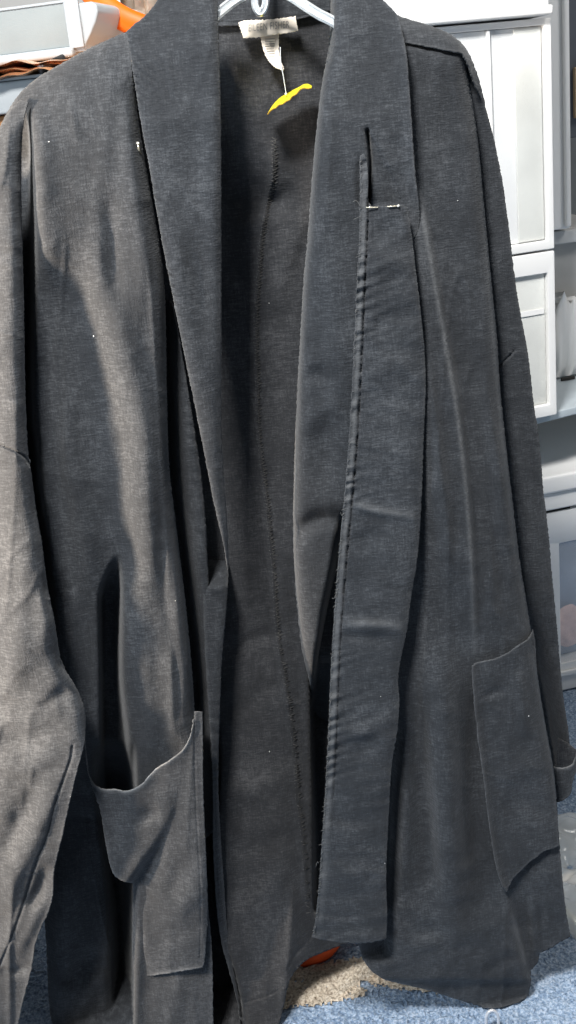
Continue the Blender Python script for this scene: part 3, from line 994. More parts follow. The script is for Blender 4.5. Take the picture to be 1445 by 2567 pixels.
# -- shawl collar on the right of the photograph (its facing unpicked below)
cr_in = [(832, -60), (829, 0), (826, 120), (808, 200), (796, 300), (786, 400), (778, 500), (771, 600), (764, 660), (757, 760), (750, 880), (744, 1000), (738, 1150), (734, 1300), (736, 1400), (742, 1500), (752, 1600), (768, 1700), (778, 1780), (784, 1880), (788, 2000), (790, 2150)]
cr_outl = cr_in + [(802, 2150), (812, 1950), (822, 1800), (835, 1600), (900, 1300), (940, 900), (960, 700), (1020, 610), (1046, 590), (1054, 560), (1050, 500), (1042, 440), (1036, 360), (1031, 280), (1026, 200), (1020, 130), (1008, 70), (998, 36), (975, 14), (955, -5), (930, -60)]
cr_inx = xof(cr_in)
slit = [(921, 328), (925, 360), (929, 400), (928, 440), (926, 480), (924, 516)]
cr_base = lambda x, y: np.interp(y, [0, 300, 900, 1700], [0.985, 0.968, 0.966, 1.000]) + 0.00003 * (x - 900)
cr_rel = [wr(61, .9), trench(slit, [(925, 330), (955, 390), (985, 450), (1010, 516)], -12, 3, 6, f=30, f2=4), lambda x, y: -190 * np.clip((y - 1620) / 260, 0, 1) ** 1.5, small(62, .8), vnoise(63, 120, 260, 6, -8, 2),
          lambda x, y: -24 * np.exp(-np.maximum(x - cr_inx(y), 0) / 20.0) - 90 * np.exp(-np.maximum(x - cr_inx(y), 0) / 6.0),
          step([(800, 560), (815, 700), (822, 850), (830, 1000), (838, 1150), (830, 1300)], -14, 8, 22, f=200, f2=120),
          crease([(740, 1090), (800, 1040), (850, 1000)], 6, 30), crease([(745, 1330), (800, 1300), (860, 1300)], -14, 22, 26, taper=False),
          crease([(745, 960), (790, 940), (850, 950)], -6, 22),
          trench([(866, 1270), (848, 1350), (835, 1420), (814, 1530), (796, 1650), (784, 1770), (785, 1900), (789, 2150)], [(1200, 1270), (1200, 1500), (1200, 2150)], -130, 5, 5, f=60, f2=2),
          lambda x, y: -45 * np.exp(-np.clip(y + 60, 0, 500) / 80.0) * 0.6,
          ridge([(1014, 80), (1022, 170), (1031, 300), (1040, 440), (1052, 520)], 5, 16, 8, f=60),
          ridge([(905, 380), (903, 450), (905, 540)], -6, 8, 8, f=40),
          lambda x, y: -40 * np.clip((y - 700) / 100, 0, 1) * np.clip((x - 950) / 60, 0, 1) - 12 * np.clip((y - 480) / 80, 0, 1) * np.clip((x - 1040) / 20, 0, 1)]
CRo = cloth('collar', cr_outl, cr_base, cr_rel, J, ds=6.5, edge=1.2, edge_w=6, lines=[(slit, -36, 4.2), ([(925, 340), (955, 390), (985, 450), (1010, 512)], -2.0, 3, 1.5)])

# -- the unpicked facing hanging as a loose raw-edged strip
st_l = [(903, 392), (904, 460), (903, 520), (901, 600), (896, 690), (890, 830), (884, 960), (874, 1130), (860, 1290), (846, 1440), (834, 1600), (827, 1750), (823, 1850), (815, 2000), (808, 2100), (798, 2250), (786, 2340)]
st_r = [(1022, 520), (1032, 580), (1041, 660), (1051, 740), (1061, 830), (1068, 920), (1068, 1000), (1062, 1100), (1060, 1200), (1055, 1300), (1048, 1400), (1030, 1500), (1022, 1580), (1005, 1650), (998, 1700), (1000, 1730), (1003, 1760), (998, 1830), (984, 1900), (978, 1980), (972, 2100), (968, 2200), (972, 2300), (968, 2355)]
st_out = st_l + [(782, 2350), (840, 2361), (905, 2367)] + st_r[::-1] + [(1000, 512), (960, 518), (930, 516), (922, 505), (924, 450), (920, 400), (912, 385)]
st_lx, st_rx = xof(st_l), xof(st_r)
st_base = lambda x, y: np.interp(y, [390, 520, 900, 1300, 1700, 2350], [0.9605, 0.954, 0.944, 0.935, 0.922, 0.905])
dash = xof([(x + 20, y) for x, y in st_l])
st_rel = [wr(71, 1.2), lambda x, y: vnoise(76, 170, 26, 3.4, -7, 2)(x, y) * np.clip((y - 1500) / 500, 0.25, 1), small(72, 1.1), vnoise(73, 110, 180, 6, 20, 2),
          lambda x, y: -7 * np.exp(-((x - dash(y)) / 2.8) ** 2) * (0.55 + 0.45 * np.sign(np.sin(y / 9.0 + 2 * np.sin(y / 37.0)))) * fade(y, 470, 1700, 30, 400),
          lambda x, y: 4.5 * (x < dash(y)) * fade(y, 400, 2300, 40, 500),
          lambda x, y: -12 * np.exp(-np.maximum(st_rx(y) - x, 0) / 10.0) * fade(y, 480, 2400, 60, 1),
          pucker(st_l, 3.5, 60, 30, 1, 0.4, 75),
          crease([(880, 1260), (930, 1280), (1050, 1300)], 6, 16, 10), crease([(870, 1380), (940, 1340), (1020, 1290)], -4, 30),
          crease([(850, 1560), (930, 1565), (1018, 1570)], 7, 14, 24), crease([(850, 1590), (930, 1600), (1005, 1600)], -5, 14),
          crease([(840, 1830), (910, 1835), (990, 1790)], 6, 16), crease([(840, 1870), (900, 1880), (960, 1860)], -6, 20),
          crease([(830, 2040), (880, 2060), (960, 2050)], -5, 18), crease([(830, 2160), (880, 2190), (950, 2170)], 5, 20),
          crease([(800, 2290), (870, 2300), (960, 2285)], -3.5, 8), crease([(930, 690), (985, 660), (1040, 680)], 5, 24),
          crease([(935, 620), (965, 580), (1010, 560)], -5, 20), crease([(920, 830), (980, 800), (1050, 780)], -5, 26),
          crease([(915, 960), (970, 930), (1050, 900)], 4, 26)]
STo = cloth('facing_strip', st_out, st_base, st_rel, J, ds=6, fuzz=0.55, lines=[([(x + 20, y) for x, y in st_l[:14]], -1.5, 3.0)], wear_highlight=[([(x + 9, y) for x, y in st_l], 8, 0.35), ([(850, 1565), (930, 1565), (1018, 1572)], 9, 0.3), ([(880, 1262), (950, 1280), (1050, 1300)], 8, 0.25)], edge=1.0, edge_w=5, label='loose unpicked facing strip with raw frayed edge')

# -- left of the photograph: collar
cl_l = [(316, 80), (325, 130), (331, 160), (341, 230), (352, 300), (365, 370), (375, 418), (388, 500), (400, 568), (410, 625), (420, 676), (430, 725), (440, 778), (451, 830), (462, 884), (475, 950), (487, 1006), (497, 1058), (508, 1112), (516, 1155), (525, 1200), (534, 1250), (545, 1300), (556, 1345), (565, 1385), (571, 1430)]
cl_r = [(545, -60), (546, 0), (549, 100), (553, 200), (555, 340), (555, 500), (556, 800), (555, 1000), (556, 1100), (562, 1200), (570, 1300), (574, 1400)]
cl_outl = [(316, 80), (340, 58), (358, 46), (380, 22), (396, 0), (420, -60)] + cl_r + cl_l[::-1][:-1]
cl_lx, cl_rx = xof(cl_l), xof(cl_r)
cl_base = lambda x, y: np.interp(y, [0, 300, 900, 1400], [0.985, 0.962, 0.952, 0.955])
CLo = cloth('collar', cl_outl, cl_base, [wr(81, .8), small(82, .9), vnoise(83, 130, 300, 7, 8, 2),
      lambda x, y: -26 * np.exp(-np.maximum(cl_rx(y) - x, 0) / 11.0),
      lambda x, y: -10 * np.exp(-np.maximum(x - cl_lx(y), 0) / 8.0),
      pucker(cl_l, 6.5, 34, 25, 1, -0.9, 84),
      ridge([(480, 60), (490, 300), (500, 600), (530, 900)], -8, 50, 40, f=200),
      ridge([(430, 500), (455, 700), (490, 900), (530, 1100)], 6, 30, 30, f=200),
      lambda x, y: -50 * np.exp(-np.clip(y + 60, 0, 500) / 80.0) * 0.7], J, ds=6, edge=1.0, edge_w=5)

# -- left sleeve edge and body panel
sv_r = [(70, 255), (60, 300), (55, 362), (54, 450), (56, 590), (60, 720), (62, 840), (64, 1006), (72, 1151), (77, 1170), (89, 1266), (108, 1370), (118, 1465), (137, 1548), (151, 1652), (166, 1682), (183, 1706), (207, 1752), (216, 1789), (214, 1847), (212, 1871)]
fl_top = [(-120, 640), (-60, 460), (-20, 360), (4, 310), (23, 271), (50, 232), (93, 194), (147, 163), (217, 124), (270, 100), (316, 80)]
fl_r = [(322, 100), (330, 150), (334, 200), (344, 270), (353, 341), (370, 440), (386, 528), (400, 610), (409, 674), (415, 750), (417, 840), (419, 1006), (424, 1172), (432, 1240), (440, 1300), (452, 1400), (465, 1500), (475, 1600), (484, 1700), (488, 1783)]
fl_out = fl_top + fl_r + [(505, 1800), (509, 2000), (515, 2111), (520, 2215), (522, 2280), (531, 2360), (534, 2464), (536, 2640), (280, 2640), (175, 2640), (129, 2570), (122, 2506), (119, 2423), (114, 2319), (100, 2200), (60, 1900), (20, 1300), (-20, 900), (-60, 760)]
fl_rx = xof(fl_r)
fl_topy = yof(fl_top)
fl_base = lambda x, y: np.interp(y, [100, 500, 1200, 2000, 2560], [0.995, 0.975, 0.955, 0.945, 0.93])
val = [(185, 560), (200, 650), (222, 740), (238, 820), (255, 900), (272, 960), (290, 1040), (305, 1110), (309, 1200), (310, 1290), (318, 1360), (335, 1440), (345, 1520)]
rid = [(305, 1340), (306, 1450), (305, 1600), (306, 1700), (314, 1800), (322, 1880), (331, 1970), (340, 2060)]
FLrel = [wr(91, 1.1), small(92, .8), vnoise(93, 70, 520, 7, 4, 2), sharp(95, 60, 420, 5.5, 3), vnoise(94, 150, 300, 5, -10, 2),
         lambda x, y: -95 * np.exp(-np.maximum(y - fl_topy(x), 0) / 60.0),
         lambda x, y: -55 * np.exp(-np.maximum(fl_rx(y) - x, 0) / 13.0) * fade(y, 150, 1900, 150, 150),
         # the deep slit between sleeve and body
         step([(70, 230), (76, 330), (80, 430), (84, 590), (80, 800), (78, 1006), (88, 1110), (100, 1250), (118, 1370), (130, 1480), (150, 1600)], -240, 0, 6, f=170, f2=400),
         ridge([(92, 230), (100, 330), (108, 470), (116, 620), (130, 760)], 16, 22, 40, f=140),
         # the recess, then the lit main fold
         step([(x + 18, y) for x, y in val], -26, 10, 26, f=240, f2=160),
         ridge([(x + 62, y) for x, y in val], 14, 40, 40, f=300),
         step(rid, -30, 12, 15, f=160, f2=120),
         trench([(292, 1380), (256, 1480), (252, 1560), (255, 1700), (257, 1850), (262, 2000), (272, 2120)], [(302, 1380), (302, 1500), (302, 1700), (318, 1850), (330, 2000), (338, 2120)], -150, 4, 5, f=130, f2=60),
         ridge([(150, 900), (170, 1100), (205, 1300), (235, 1450), (245, 1600)], 12, 30, 34, f=250),
         ridge([(120, 700), (125, 900), (150, 1200), (190, 1420)], -10, 24, 30, f=250),
         ridge([(270, 420), (278, 560), (290, 700), (305, 820)], -9, 26, 22, f=140),
         ridge([(318, 230), (326, 330), (340, 480), (355, 620), (372, 760)], 9, 26, 22, f=120),
         ridge([(357, 560), (372, 660), (383, 800), (393, 950), (402, 1100), (412, 1250), (420, 1400), (428, 1560)], 3.0, 4.5, 5.0, f=120),
         ridge([(172, 230), (184, 300), (192, 370)], 3.5, 8, 10, f=70),
         ridge([(390, 1100), (405, 1300), (418, 1480), (440, 1700), (450, 1850)], -7, 18, 20, f=200),
         ridge([(345, 1500), (362, 1650), (375, 1800), (385, 1950)], 6, 20, 26, f=150),
         ridge([(425, 1560), (432, 1700), (436, 1880)], 5, 10, 8, f=120),
         # lower left: the panel under the pocket runs back
         lambda x, y: -170 * np.clip((335 - x) / 60, 0, 1) * np.clip((y - 1850) / 200, 0, 1),
         ridge([(180, 2050), (165, 2250), (150, 2450), (150, 2600)], 40, 40, 60, f=200, f2=10),
         crease([(190, 2560), (230, 2480), (270, 2440)], 12, 22), crease([(160, 2470), (200, 2430), (240, 2380)], -10, 24),
         trench([(236, 1850), (258, 2050), (285, 2300), (292, 2640)], [(338, 1850), (338, 2050), (334, 2300), (332, 2640)], -260, 10, 4, f=120, f2=5)]
FLo = cloth('front_panel', fl_out, fl_base, FLrel, J, ds=6, lines=[([(270, 107), (295, 98), (318, 90)], -2, 2.5), ([(208, 2010), (224, 2124), (245, 2236), (261, 2319), (274, 2373), (282, 2396), (300, 2378), (324, 2360)], 3.5, 3.0)])

sv_out = [(-420, 900), (-260, 620), (-160, 520), (-90, 470), (-40, 400), (0, 315), (25, 276), (50, 250)] + sv_r + [(195, 1925), (178, 2000), (162, 2070), (145, 2145), (133, 2190), (135, 2236), (124, 2286), (108, 2315), (87, 2369), (81, 2423), (70, 2465), (54, 2527), (44, 2580), (20, 2640), (-420, 2640)]
sv_x = xof(sv_r + [(195, 1925), (178, 2000), (162, 2070), (145, 2145), (124, 2286), (87, 2369), (70, 2465), (44, 2580), (20, 2640)])
sv_base = lambda x, y: np.interp(y, [250, 600, 1200, 1850, 2560], [0.985, 0.952, 0.915, 0.895, 0.90])
vent = [(182, 1870), (178, 1900), (170, 1925), (137, 2020), (120, 2090), (87, 2174), (54, 2282), (25, 2361), (-2, 2424), (-30, 2480)]
SVo = cloth('sleeve', sv_out, sv_base, [wr(101, 2.4), sharp(104, 70, 130, 4.0, 24), small(102, .9), lambda x, y: -420 * np.clip((-50 - x) / 330, 0, 1) ** 1.7, vnoise(103, 130, 160, 6, 30, 2),
      lambda x, y: -0.0060 * np.clip(sv_x(y) - 22 - x, 0, 400) ** 2 * np.interp(y, [300, 1100, 1400, 1900], [1.6, 1.1, 0.5, 0.12]),
      lambda x, y: -42 * np.exp(-np.maximum(sv_x(y) - x, 0) / 14.0) * fade(y, 250, 1950, 120, 200),
      lambda x, y: -60 * np.exp(-np.clip(y - fl_topy(x), 0, 900) / 60.0),
      crease([(20, 1330), (60, 1420), (50, 1560), (90, 1680)], 9, 40, 30), crease([(0, 1500), (40, 1620), (30, 1760)], 8, 34),
      crease([(110, 1480), (120, 1560), (105, 1640)], 7, 24), crease([(100, 1770), (160, 1740), (210, 1760)], -7, 18),
      crease([(0, 1850), (80, 1850), (170, 1810)], -8, 26), crease([(0, 1900), (60, 1930), (150, 1880)], 6, 26),
      crease([(150, 1930), (120, 2020), (80, 2110), (40, 2200), (20, 2300)], 14, 26, 34),
      crease([(90, 1960), (60, 2050), (10, 2150)], -9, 26), crease([(70, 2260), (40, 2330), (0, 2400)], 7, 22),
      crease([(120, 2170), (100, 2230), (70, 2280)], -12, 16), crease([(110, 2250), (80, 2320), (40, 2400)], 8, 16),
      crease([(0, 2430), (40, 2436), (85, 2420)], -8, 14)],
      J, ds=6, lines=[(vent, -6, 3.4, 1.5), ([(-40, 1095), (0, 1115), (35, 1130), (60, 1145), (76, 1165)], -8, 3.4, 2.5)], edge=0.8, edge_w=4)

# -- the folded-back front edge between the body and the collar
pl_r = [(432, 760), (443, 820), (456, 880), (475, 990), (493, 1100), (507, 1200), (516, 1290), (520, 1380), (524, 1470), (530, 1560), (538, 1640), (550, 1700), (552, 1750)]
pl_out = [(380, 720), (400, 740)] + pl_r + [(550, 1850), (546, 2000), (542, 2080), (516, 2100), (490, 2050), (400, 2000), (380, 1400), (380, 1000)]
pl_x = xof(pl_r + [(550, 1850), (546, 2000), (542, 2080)])
cloth('placket', pl_out, lambda x, y: np.interp(y, [760, 1200, 1800, 2080], [0.998, 0.992, 0.972, 0.965]), [wr(111, .8), small(112, .8),
      lambda x, y: -20 * np.exp(-np.maximum(pl_x(y) - x, 0) / 10.0),
      lambda x, y: -170 * np.exp(-np.maximum(x - np.interp(y, [700, 1783, 1900], [415, 488, 505]) * 0 - fl_rx(y) - 4, 0) / 17.0),
      pucker(pl_r + [(550, 1850), (546, 2000)], 1.6, 26, 34, -1, 0.2, 113)], J, ds=6)
fa_r = [(560, 1290), (573, 1370), (574, 1450), (566, 1560), (557, 1640), (553, 1750), (549, 1850), (547, 1950), (549, 2010), (553, 2098), (562, 2202), (567, 2305), (583, 2409), (600, 2496), (612, 2600)]
fa_out = [(520, 1300), (540, 1295)] + fa_r + [(606, 2600), (600, 2523), (576, 2437), (552, 2357), (541, 2254), (533, 2098), (535, 2000), (532, 1900), (518, 1700), (508, 1500)]
fa_x = xof(fa_r)
cloth('front_facing', fa_out, lambda x, y: np.interp(y, [1290, 1390, 1470, 1900, 2560], [1.06, 1.04, 0.990, 0.968, 0.958]), [small(121, .9), lambda x, y: -14 * np.exp(-np.maximum(fa_x(y) - x, 0) / 6.0), pucker(fa_r, 2.0, 40, 36, -1, 0.1, 122), crease([(522, 1420), (545, 1425), (570, 1415)], 4, 8), crease([(522, 1470), (545, 1480), (566, 1475)], 3, 8)], J, ds=5, edge=0.8, edge_w=4)

# -- patch pockets
pk_lip = [(213, 1852), (216, 1890), (221, 1933), (232, 1962), (245, 1973), (257, 1978), (274, 1980), (291, 1978), (307, 1983), (320, 1983), (334, 1979), (357, 1966), (371, 1950), (386, 1933), (400, 1922), (419, 1912), (436, 1900), (453, 1887), (464, 1874), (473, 1858), (480, 1838), (485, 1815), (488, 1783)]
pk_out = pk_lip + [(508, 1785), (509, 1841), (510, 2000), (516, 2111), (520, 2215), (522, 2298), (518, 2350), (514, 2412), (509, 2426), (440, 2438), (375, 2448), (356, 2443), (336, 2440), (331, 2381), (334, 2215), (310, 2210), (290, 2199), (279, 2182), (266, 2124), (253, 2032), (237, 1990), (224, 1950)]
pk_lipy = yof(pk_lip)
over = [(285, 2285), (310, 2240), (335, 2205), (352, 2180), (380, 2140), (410, 2090), (432, 2040), (448, 2000), (456, 1960)]
def pk_over(x, y):
    pl = curve(over, 8)
    d, s, t = segdist(x, y, pl)
    return d, s
def pk_rel1(x, y):
    d, s = pk_over(x, y)
    k = np.clip((456 - x) / 110, 0, 1) * np.clip((y - 1930) / 60, 0, 1)
    up = np.where(s < 0, 1.0, -1.0)        # above-left of the fold stands proud
    return 24 * k * np.tanh(up * d / 9.0)
pk_base = lambda x, y: np.interp(y, [1780, 2000, 2450], [0.934, 0.928, 0.925]) + 0.00016 * np.clip(420 - x, 0, 240) * np.interp(y, [1850, 2100, 2250], [0.35, 0.55, 0.2])
PKo = cloth('patch_pocket', pk_out, pk_base, [wr(131, .9), small(132, .9), pk_rel1,
      lambda x, y: 10 * np.exp(-np.abs(y - pk_lipy(x)) / 26.0) * (x < 486),
      lambda x, y: -12 * np.exp(-np.maximum(522 - x, 0) / 8.0),
      lambda x, y: -34 * np.exp(-np.maximum(x - 331, 0) / 12.0) * np.clip((y - 2215) / 40, 0, 1),
      ridge([(360, 2240), (362, 2330), (366, 2430)], 5, 16, 16, f=60),
      crease([(420, 2250), (450, 2200), (480, 2130)], -7, 24), crease([(440, 2310), (470, 2260), (510, 2230)], 6, 22), crease([(400, 2100), (450, 2030), (470, 1960)], 0, 20),
      crease([(330, 2060), (370, 2040), (400, 2030)], -6, 20), crease([(385, 2370), (450, 2340), (505, 2330)], -4, 22)],
      J, ds=5.5, edge=1.4, edge_w=5, wear_highlight=[(pk_lip, 5, 0.8), ([(375, 2446), (440, 2437), (509, 2424)], 6, 0.5)], lines=[([(487, 1800), (488, 1900), (490, 1960), (494, 2060), (502, 2200), (504, 2300), (502, 2400)], -1.6, 2.5), ([(378, 2432), (440, 2424), (500, 2412)], -1.2, 2.5)], label='sagging patch pocket gaping open')  # the lip's bright rim is a highlight painted into the colour

pr_out = [(1185, 1672), (1192, 1664), (1203, 1660), (1228, 1656), (1250, 1650), (1268, 1641), (1285, 1630), (1300, 1618), (1312, 1612), (1324, 1604), (1331, 1594), (1337, 1578), (1342, 1600), (1346, 1682), (1358, 1762), (1372, 1842), (1387, 1922), (1395, 2000), (1401, 2100), (1402, 2122), (1385, 2128), (1370, 2131), (1350, 2145), (1335, 2156), (1320, 2170), (1302, 2188), (1287, 2204), (1278, 2220), (1271, 2236), (1261, 2222), (1250, 2190), (1241, 2150), (1233, 2100), (1226, 2050), (1220, 2000), (1216, 1960), (1210, 1920), (1206, 1890), (1199, 1850), (1198, 1820), (1192, 1780), (1190, 1740), (1186, 1700)]
pr_lx = xof([(1186, 1690), (1192, 1780), (1199, 1850), (1210, 1920), (1220, 2000), (1233, 2100), (1250, 2190), (1262, 2226)])
PRo = cloth('patch_pocket', pr_out, lambda x, y: fr_base(x, y) - 0.0065, [wr(141, .9), small(142, .8), vnoise(143, 100, 160, 4, 20, 2), vnoise(36, 90, 700, 4, 5, 2),
      ridge([(1210, 900), (1250, 1150), (1285, 1350), (1318, 1560)], 10, 30, 14, f=250),
      lambda x, y: -55 * np.exp(-np.maximum(fr_x(y) - x, 0) / 13.0) * fade(y, 120, 2200, 60, 500),
      lambda x, y: 14 * np.exp(-np.maximum(x - pr_lx(y), 0) / 10.0),
      crease([(1215, 1750), (1240, 1735), (1270, 1730)], -4, 10), crease([(1300, 1680), (1310, 1760), (1320, 1850)], 5, 16),
      crease([(1330, 1640), (1345, 1720), (1358, 1800)], 5, 12), crease([(1260, 2030), (1320, 2010), (1380, 2040)], -5, 26),
      crease([(1250, 1960), (1310, 1930), (1380, 1920)], 5, 26)],
      J, ds=5.5, edge=0.5, edge_w=4, lines=[([(1203, 1668), (1210, 1760), (1222, 1900), (1242, 2060), (1262, 2160), (1276, 2212)], -1.2, 2.5)], label='flat patch pocket with curled front edge')

# -- labels sewn at the neck
M_LABEL = plain('cream_satin_label', (0.74, 0.66, 0.56), 0.6, noise=0.06, nscale=200)
M_INK = plain('label_ink', (0.30, 0.28, 0.25), 0.8)
lb_base = lambda x, y: 1.042 - 0.00006 * (y - 45)
LBo = cloth('brand_label', [(598, 57), (602, 54), (618, 50), (660, 50), (700, 46), (742, 41), (744, 55), (748, 77), (730, 81), (690, 87), (650, 93), (611, 96), (606, 80)], lb_base, [small(151, 1.0), vnoise(152, 60, 30, 1.5, 0, 2)], J, M_LABEL, ds=4, thick=0.0006, fuzz=0.7)
CRL = cloth('care_label', [(653, 90), (700, 84), (699, 110), (700, 132), (704, 152), (713, 170), (712, 176), (703, 176), (690, 169), (676, 156), (666, 140), (659, 120)], lambda x, y: 1.044 - 0.00010 * (y - 90), [lambda x, y: 0.0045 * (y - 90) ** 2 * 0.3, small(153, .8)], J, M_LABEL, ds=4, thick=0.0005, fuzz=0.5)
tl = surf([LBo])
fc_ = bpy.data.curves.new('lettering', 'FONT')
fc_.body = 'EILEEN FISHER'
fc_.size = 1.0
fc_.space_character = 1.05
to = bpy.data.objects.new('lettering', fc_)
COL.objects.link(to)
dg = bpy.context.evaluated_depsgraph_get()
tm = bpy.data.meshes.new_from_object(to.evaluated_get(dg))
bpy.data.objects.remove(to)
tv = np.array([v.co for v in tm.vertices])
wtx = tv[:, 0].max()
tx = 622 + tv[:, 0] / wtx * 104
ty = 79 - tv[:, 1] * 21 / 0.73 * 0.9 - (tx - 622) * 0.092
Qv = stick(tl, tx, ty, 0.0005)
mesh_obj('lettering', Qv, [tuple(p.vertices) for p in tm.polygons], M_INK, LBo, smooth=False)
tc = surf([CRL])
pp = []
for k, y in enumerate(np.arange(98, 142, 6.2)):
    xa = 664 + max(0, (y - 118)) * 0.42 + RNG.random() * 2
    xb = 690 - RNG.random() * 4 + (2 if k % 2 else 0)
    xs = np.linspace(xa, xb, 7)
    pp.append(stick(tc, xs, y - (xs - 664) * 0.05, 0.0003))
VV, FF = tube(pp, 0.00028, 4)
mesh_obj('printed_lines', VV, FF, M_INK, CRL)

# -- frayed threads along the raw edges, lint on the cloth
tst = surf([STo])
paths = []
for y in np.concatenate([RNG.uniform(400, 2345, 150), RNG.uniform(1250, 2345, 150)]):
    x = float(st_lx(y)) + 2
    p = stick(tst, [x + 2], [y], 0.0006)[0]
    L_ = abs(RNG.normal(0, 0.0014)) + 0.0007
    a = RNG.normal(0, 0.8)
    d = np.array([-cos(a), -0.25, sin(a)])
    c = np.array([RNG.normal(0, .4), RNG.normal(0, .2), -0.5])
    paths.append([p + d * L_ * t + c * L_ * t * t * 0.6 for t in np.linspace(0, 1, 4)])
VV, FF = tube(paths, 0.00016, 3)
o = mesh_obj('frayed_threads', VV, FF, M_THREAD, STo); o['kind'] = 'stuff'
big = []
for (x, y, dx, dy, k) in ((862, 1287, -8, -3, 6), (842, 1490, -9, 8, 6), (895, 505, -34, 14, 16), (800, 2165, -8, 10, -9), (520, 2120, 22, 8, -8), (905, 520, -20, -12, -10), (690, 350, 6, 30, 8)):
    tr = tst if x > 780 else tb
    t = np.linspace(0, 1, 9)
    p0 = stick(tr, [x + 6 if x > 780 else x], [y], 0.001)[0]
    Yp = p0[1]
    big.append(P(x + dx * t, y + dy * t + k * np.sin(t * 3.0), Yp + 0 * t))
VV, FF = tube(big, 0.00022, 4)
o = mesh_obj('loose_threads', VV, FF, M_THREAD, J); o['kind'] = 'stuff'
allt = surf([FLo, SVo, CLo, CRo, STo, FRo, PKo, PRo, backo])
lint = [(123, 355), (1148, 503), (955, 1746), (440, 1506), (676, 1884), (965, 2164), (1326, 1795), (235, 843), (675, 760)]
bm = bmesh.new()
for (x, y) in lint:
    p = stick(allt, [x], [y], 0.0006)[0]
    r_ = 0.0006 if RNG.random() < .55 else 0.0009
    mm = Matrix.Translation(p) @ Matrix.Diagonal((1, 0.6, 0.8 + RNG.random(), 1))
    bmesh.ops.create_icosphere(bm, subdivisions=1, radius=r_ * 0.62, matrix=mm)
o = bm_obj('lint', bm, plain('white_lint', (0.7, 0.7, 0.68), 0.9), J); o['kind'] = 'stuff'

# ------------------------------------------------------------------ hanger, pins, price tag, hook
M_HANG, nt, b = nm('clear_hanger_plastic')
b.inputs['Base Color'].default_value = (0.80, 0.84, 0.86, 1)
b.inputs['Roughness'].default_value = 0.12
b.inputs['Transmission Weight'].default_value = 0.55
b.inputs['IOR'].default_value = 1.45
hp = P(652, 0, 1.02)
HG = thing('clothes_hanger', hp, 'clear plastic hanger inside the jacket neck', 'hanger')
def flat_arm(name, pts, Y0, Y1, w, d):
    c = curve(pts, 10)
    Yv = np.linspace(Y0, Y1, len(c))
    q = P(c[:, 0], c[:, 1], Yv)
    t = np.gradient(q, axis=0); t /= np.linalg.norm(t, axis=1)[:, None]
    VV, FF = [], []
    prof = [(-w, -d * .5), (-w * .6, -d), (-w * .3, -d * .55), (w * .3, -d * .55), (w * .6, -d), (w, -d * .5), (w, d * .5), (-w, d * .5)]
    n = len(prof)
    for i in range(len(q)):
        dep = np.array([0, 1.0, 0]); up = np.cross(t[i], dep); up /= np.linalg.norm(up)
        for (u, v) in prof:
            VV.append(q[i] + up * u + dep * v)
    for i in range(len(q) - 1):
        for j in range(n):
            FF.append((i * n + j, i * n + (j + 1) % n, (i + 1) * n + (j + 1) % n, (i + 1) * n + j))
    FF.append(tuple(range(n))[::-1]); FF.append(tuple((len(q) - 1) * n + j for j in range(n)))
    o = mesh_obj(name, VV, FF, M_HANG, HG)
    o.data.set_sharp_from_angle(angle=radians(35))
    return o
flat_arm('arm', [(470, 120), (520, 62), (550, 32), (580, 8), (605, -8), (650, -26)], 0.99, 1.02, 0.0042, 0.003)
flat_arm('arm', [(650, -26), (700, -22), (735, -6), (765, 14), (800, 36), (835, 54), (900, 95)], 1.02, 0.995, 0.0042, 0.003)
lp = [(636, -30), (638, 0), (641, 18), (648, 30), (656, 31), (664, 18), (667, 0), (668, -30)]
flat_arm('hook_loop', lp, 1.018, 1.018, 0.0030, 0.003)
o = flat_arm('hook_stem', [(652, -20), (652, -120)], 1.02, 1.02, 0.004, 0.003)

M_STEEL = plain('steel', (0.88, 0.80, 0.62), 0.3, metal=0.6, noise=0.05)
M_PEARL = plain('pin_head', (0.85, 0.82, 0.74), 0.3)
tpin = surf([STo, CRo])
a0 = stick(tpin, [919, 945], [520, 520], 0.0012); a1 = stick(tpin, [975, 999], [518, 516], 0.0012)
PN = thing('straight_pin', a0[0], 'steel dressmaking pin holding the facing strip at its top', 'pin')
under = [a0[0], a0[1], a0[1] + np.array([0.002, 0.003, 0]), a1[0] + np.array([-0.002, 0.003, 0]), a1[0], a1[1]]
VV, FF = tube([under], 0.00046, 8); mesh_obj('shaft', VV, FF, M_STEEL, PN)
bm = bmesh.new(); bmesh.ops.create_uvsphere(bm, u_segments=12, v_segments=8, radius=0.0011, matrix=Matrix.Translation(a1[1])); bm_obj('pin_head', bm, M_PEARL, PN)
tfl = surf([FLo])
a0 = stick(tfl, [346, 348], [360, 374], 0.0016)
PN2 = thing('straight_pin', a0[0], 'tiny pale pin head beside the left collar edge', 'pin')
bm = bmesh.new(); bmesh.ops.create_uvsphere(bm, u_segments=12, v_segments=8, radius=0.0014, matrix=Matrix.Translation(a0[0])); bm_obj('pin_head', bm, M_PEARL, PN2)
VV, FF = tube([[a0[0], a0[1], a0[1] + np.array([0.001, 0.004, -0.004])]], 0.0008, 8); mesh_obj('shaft', VV, FF, M_STEEL, PN2)

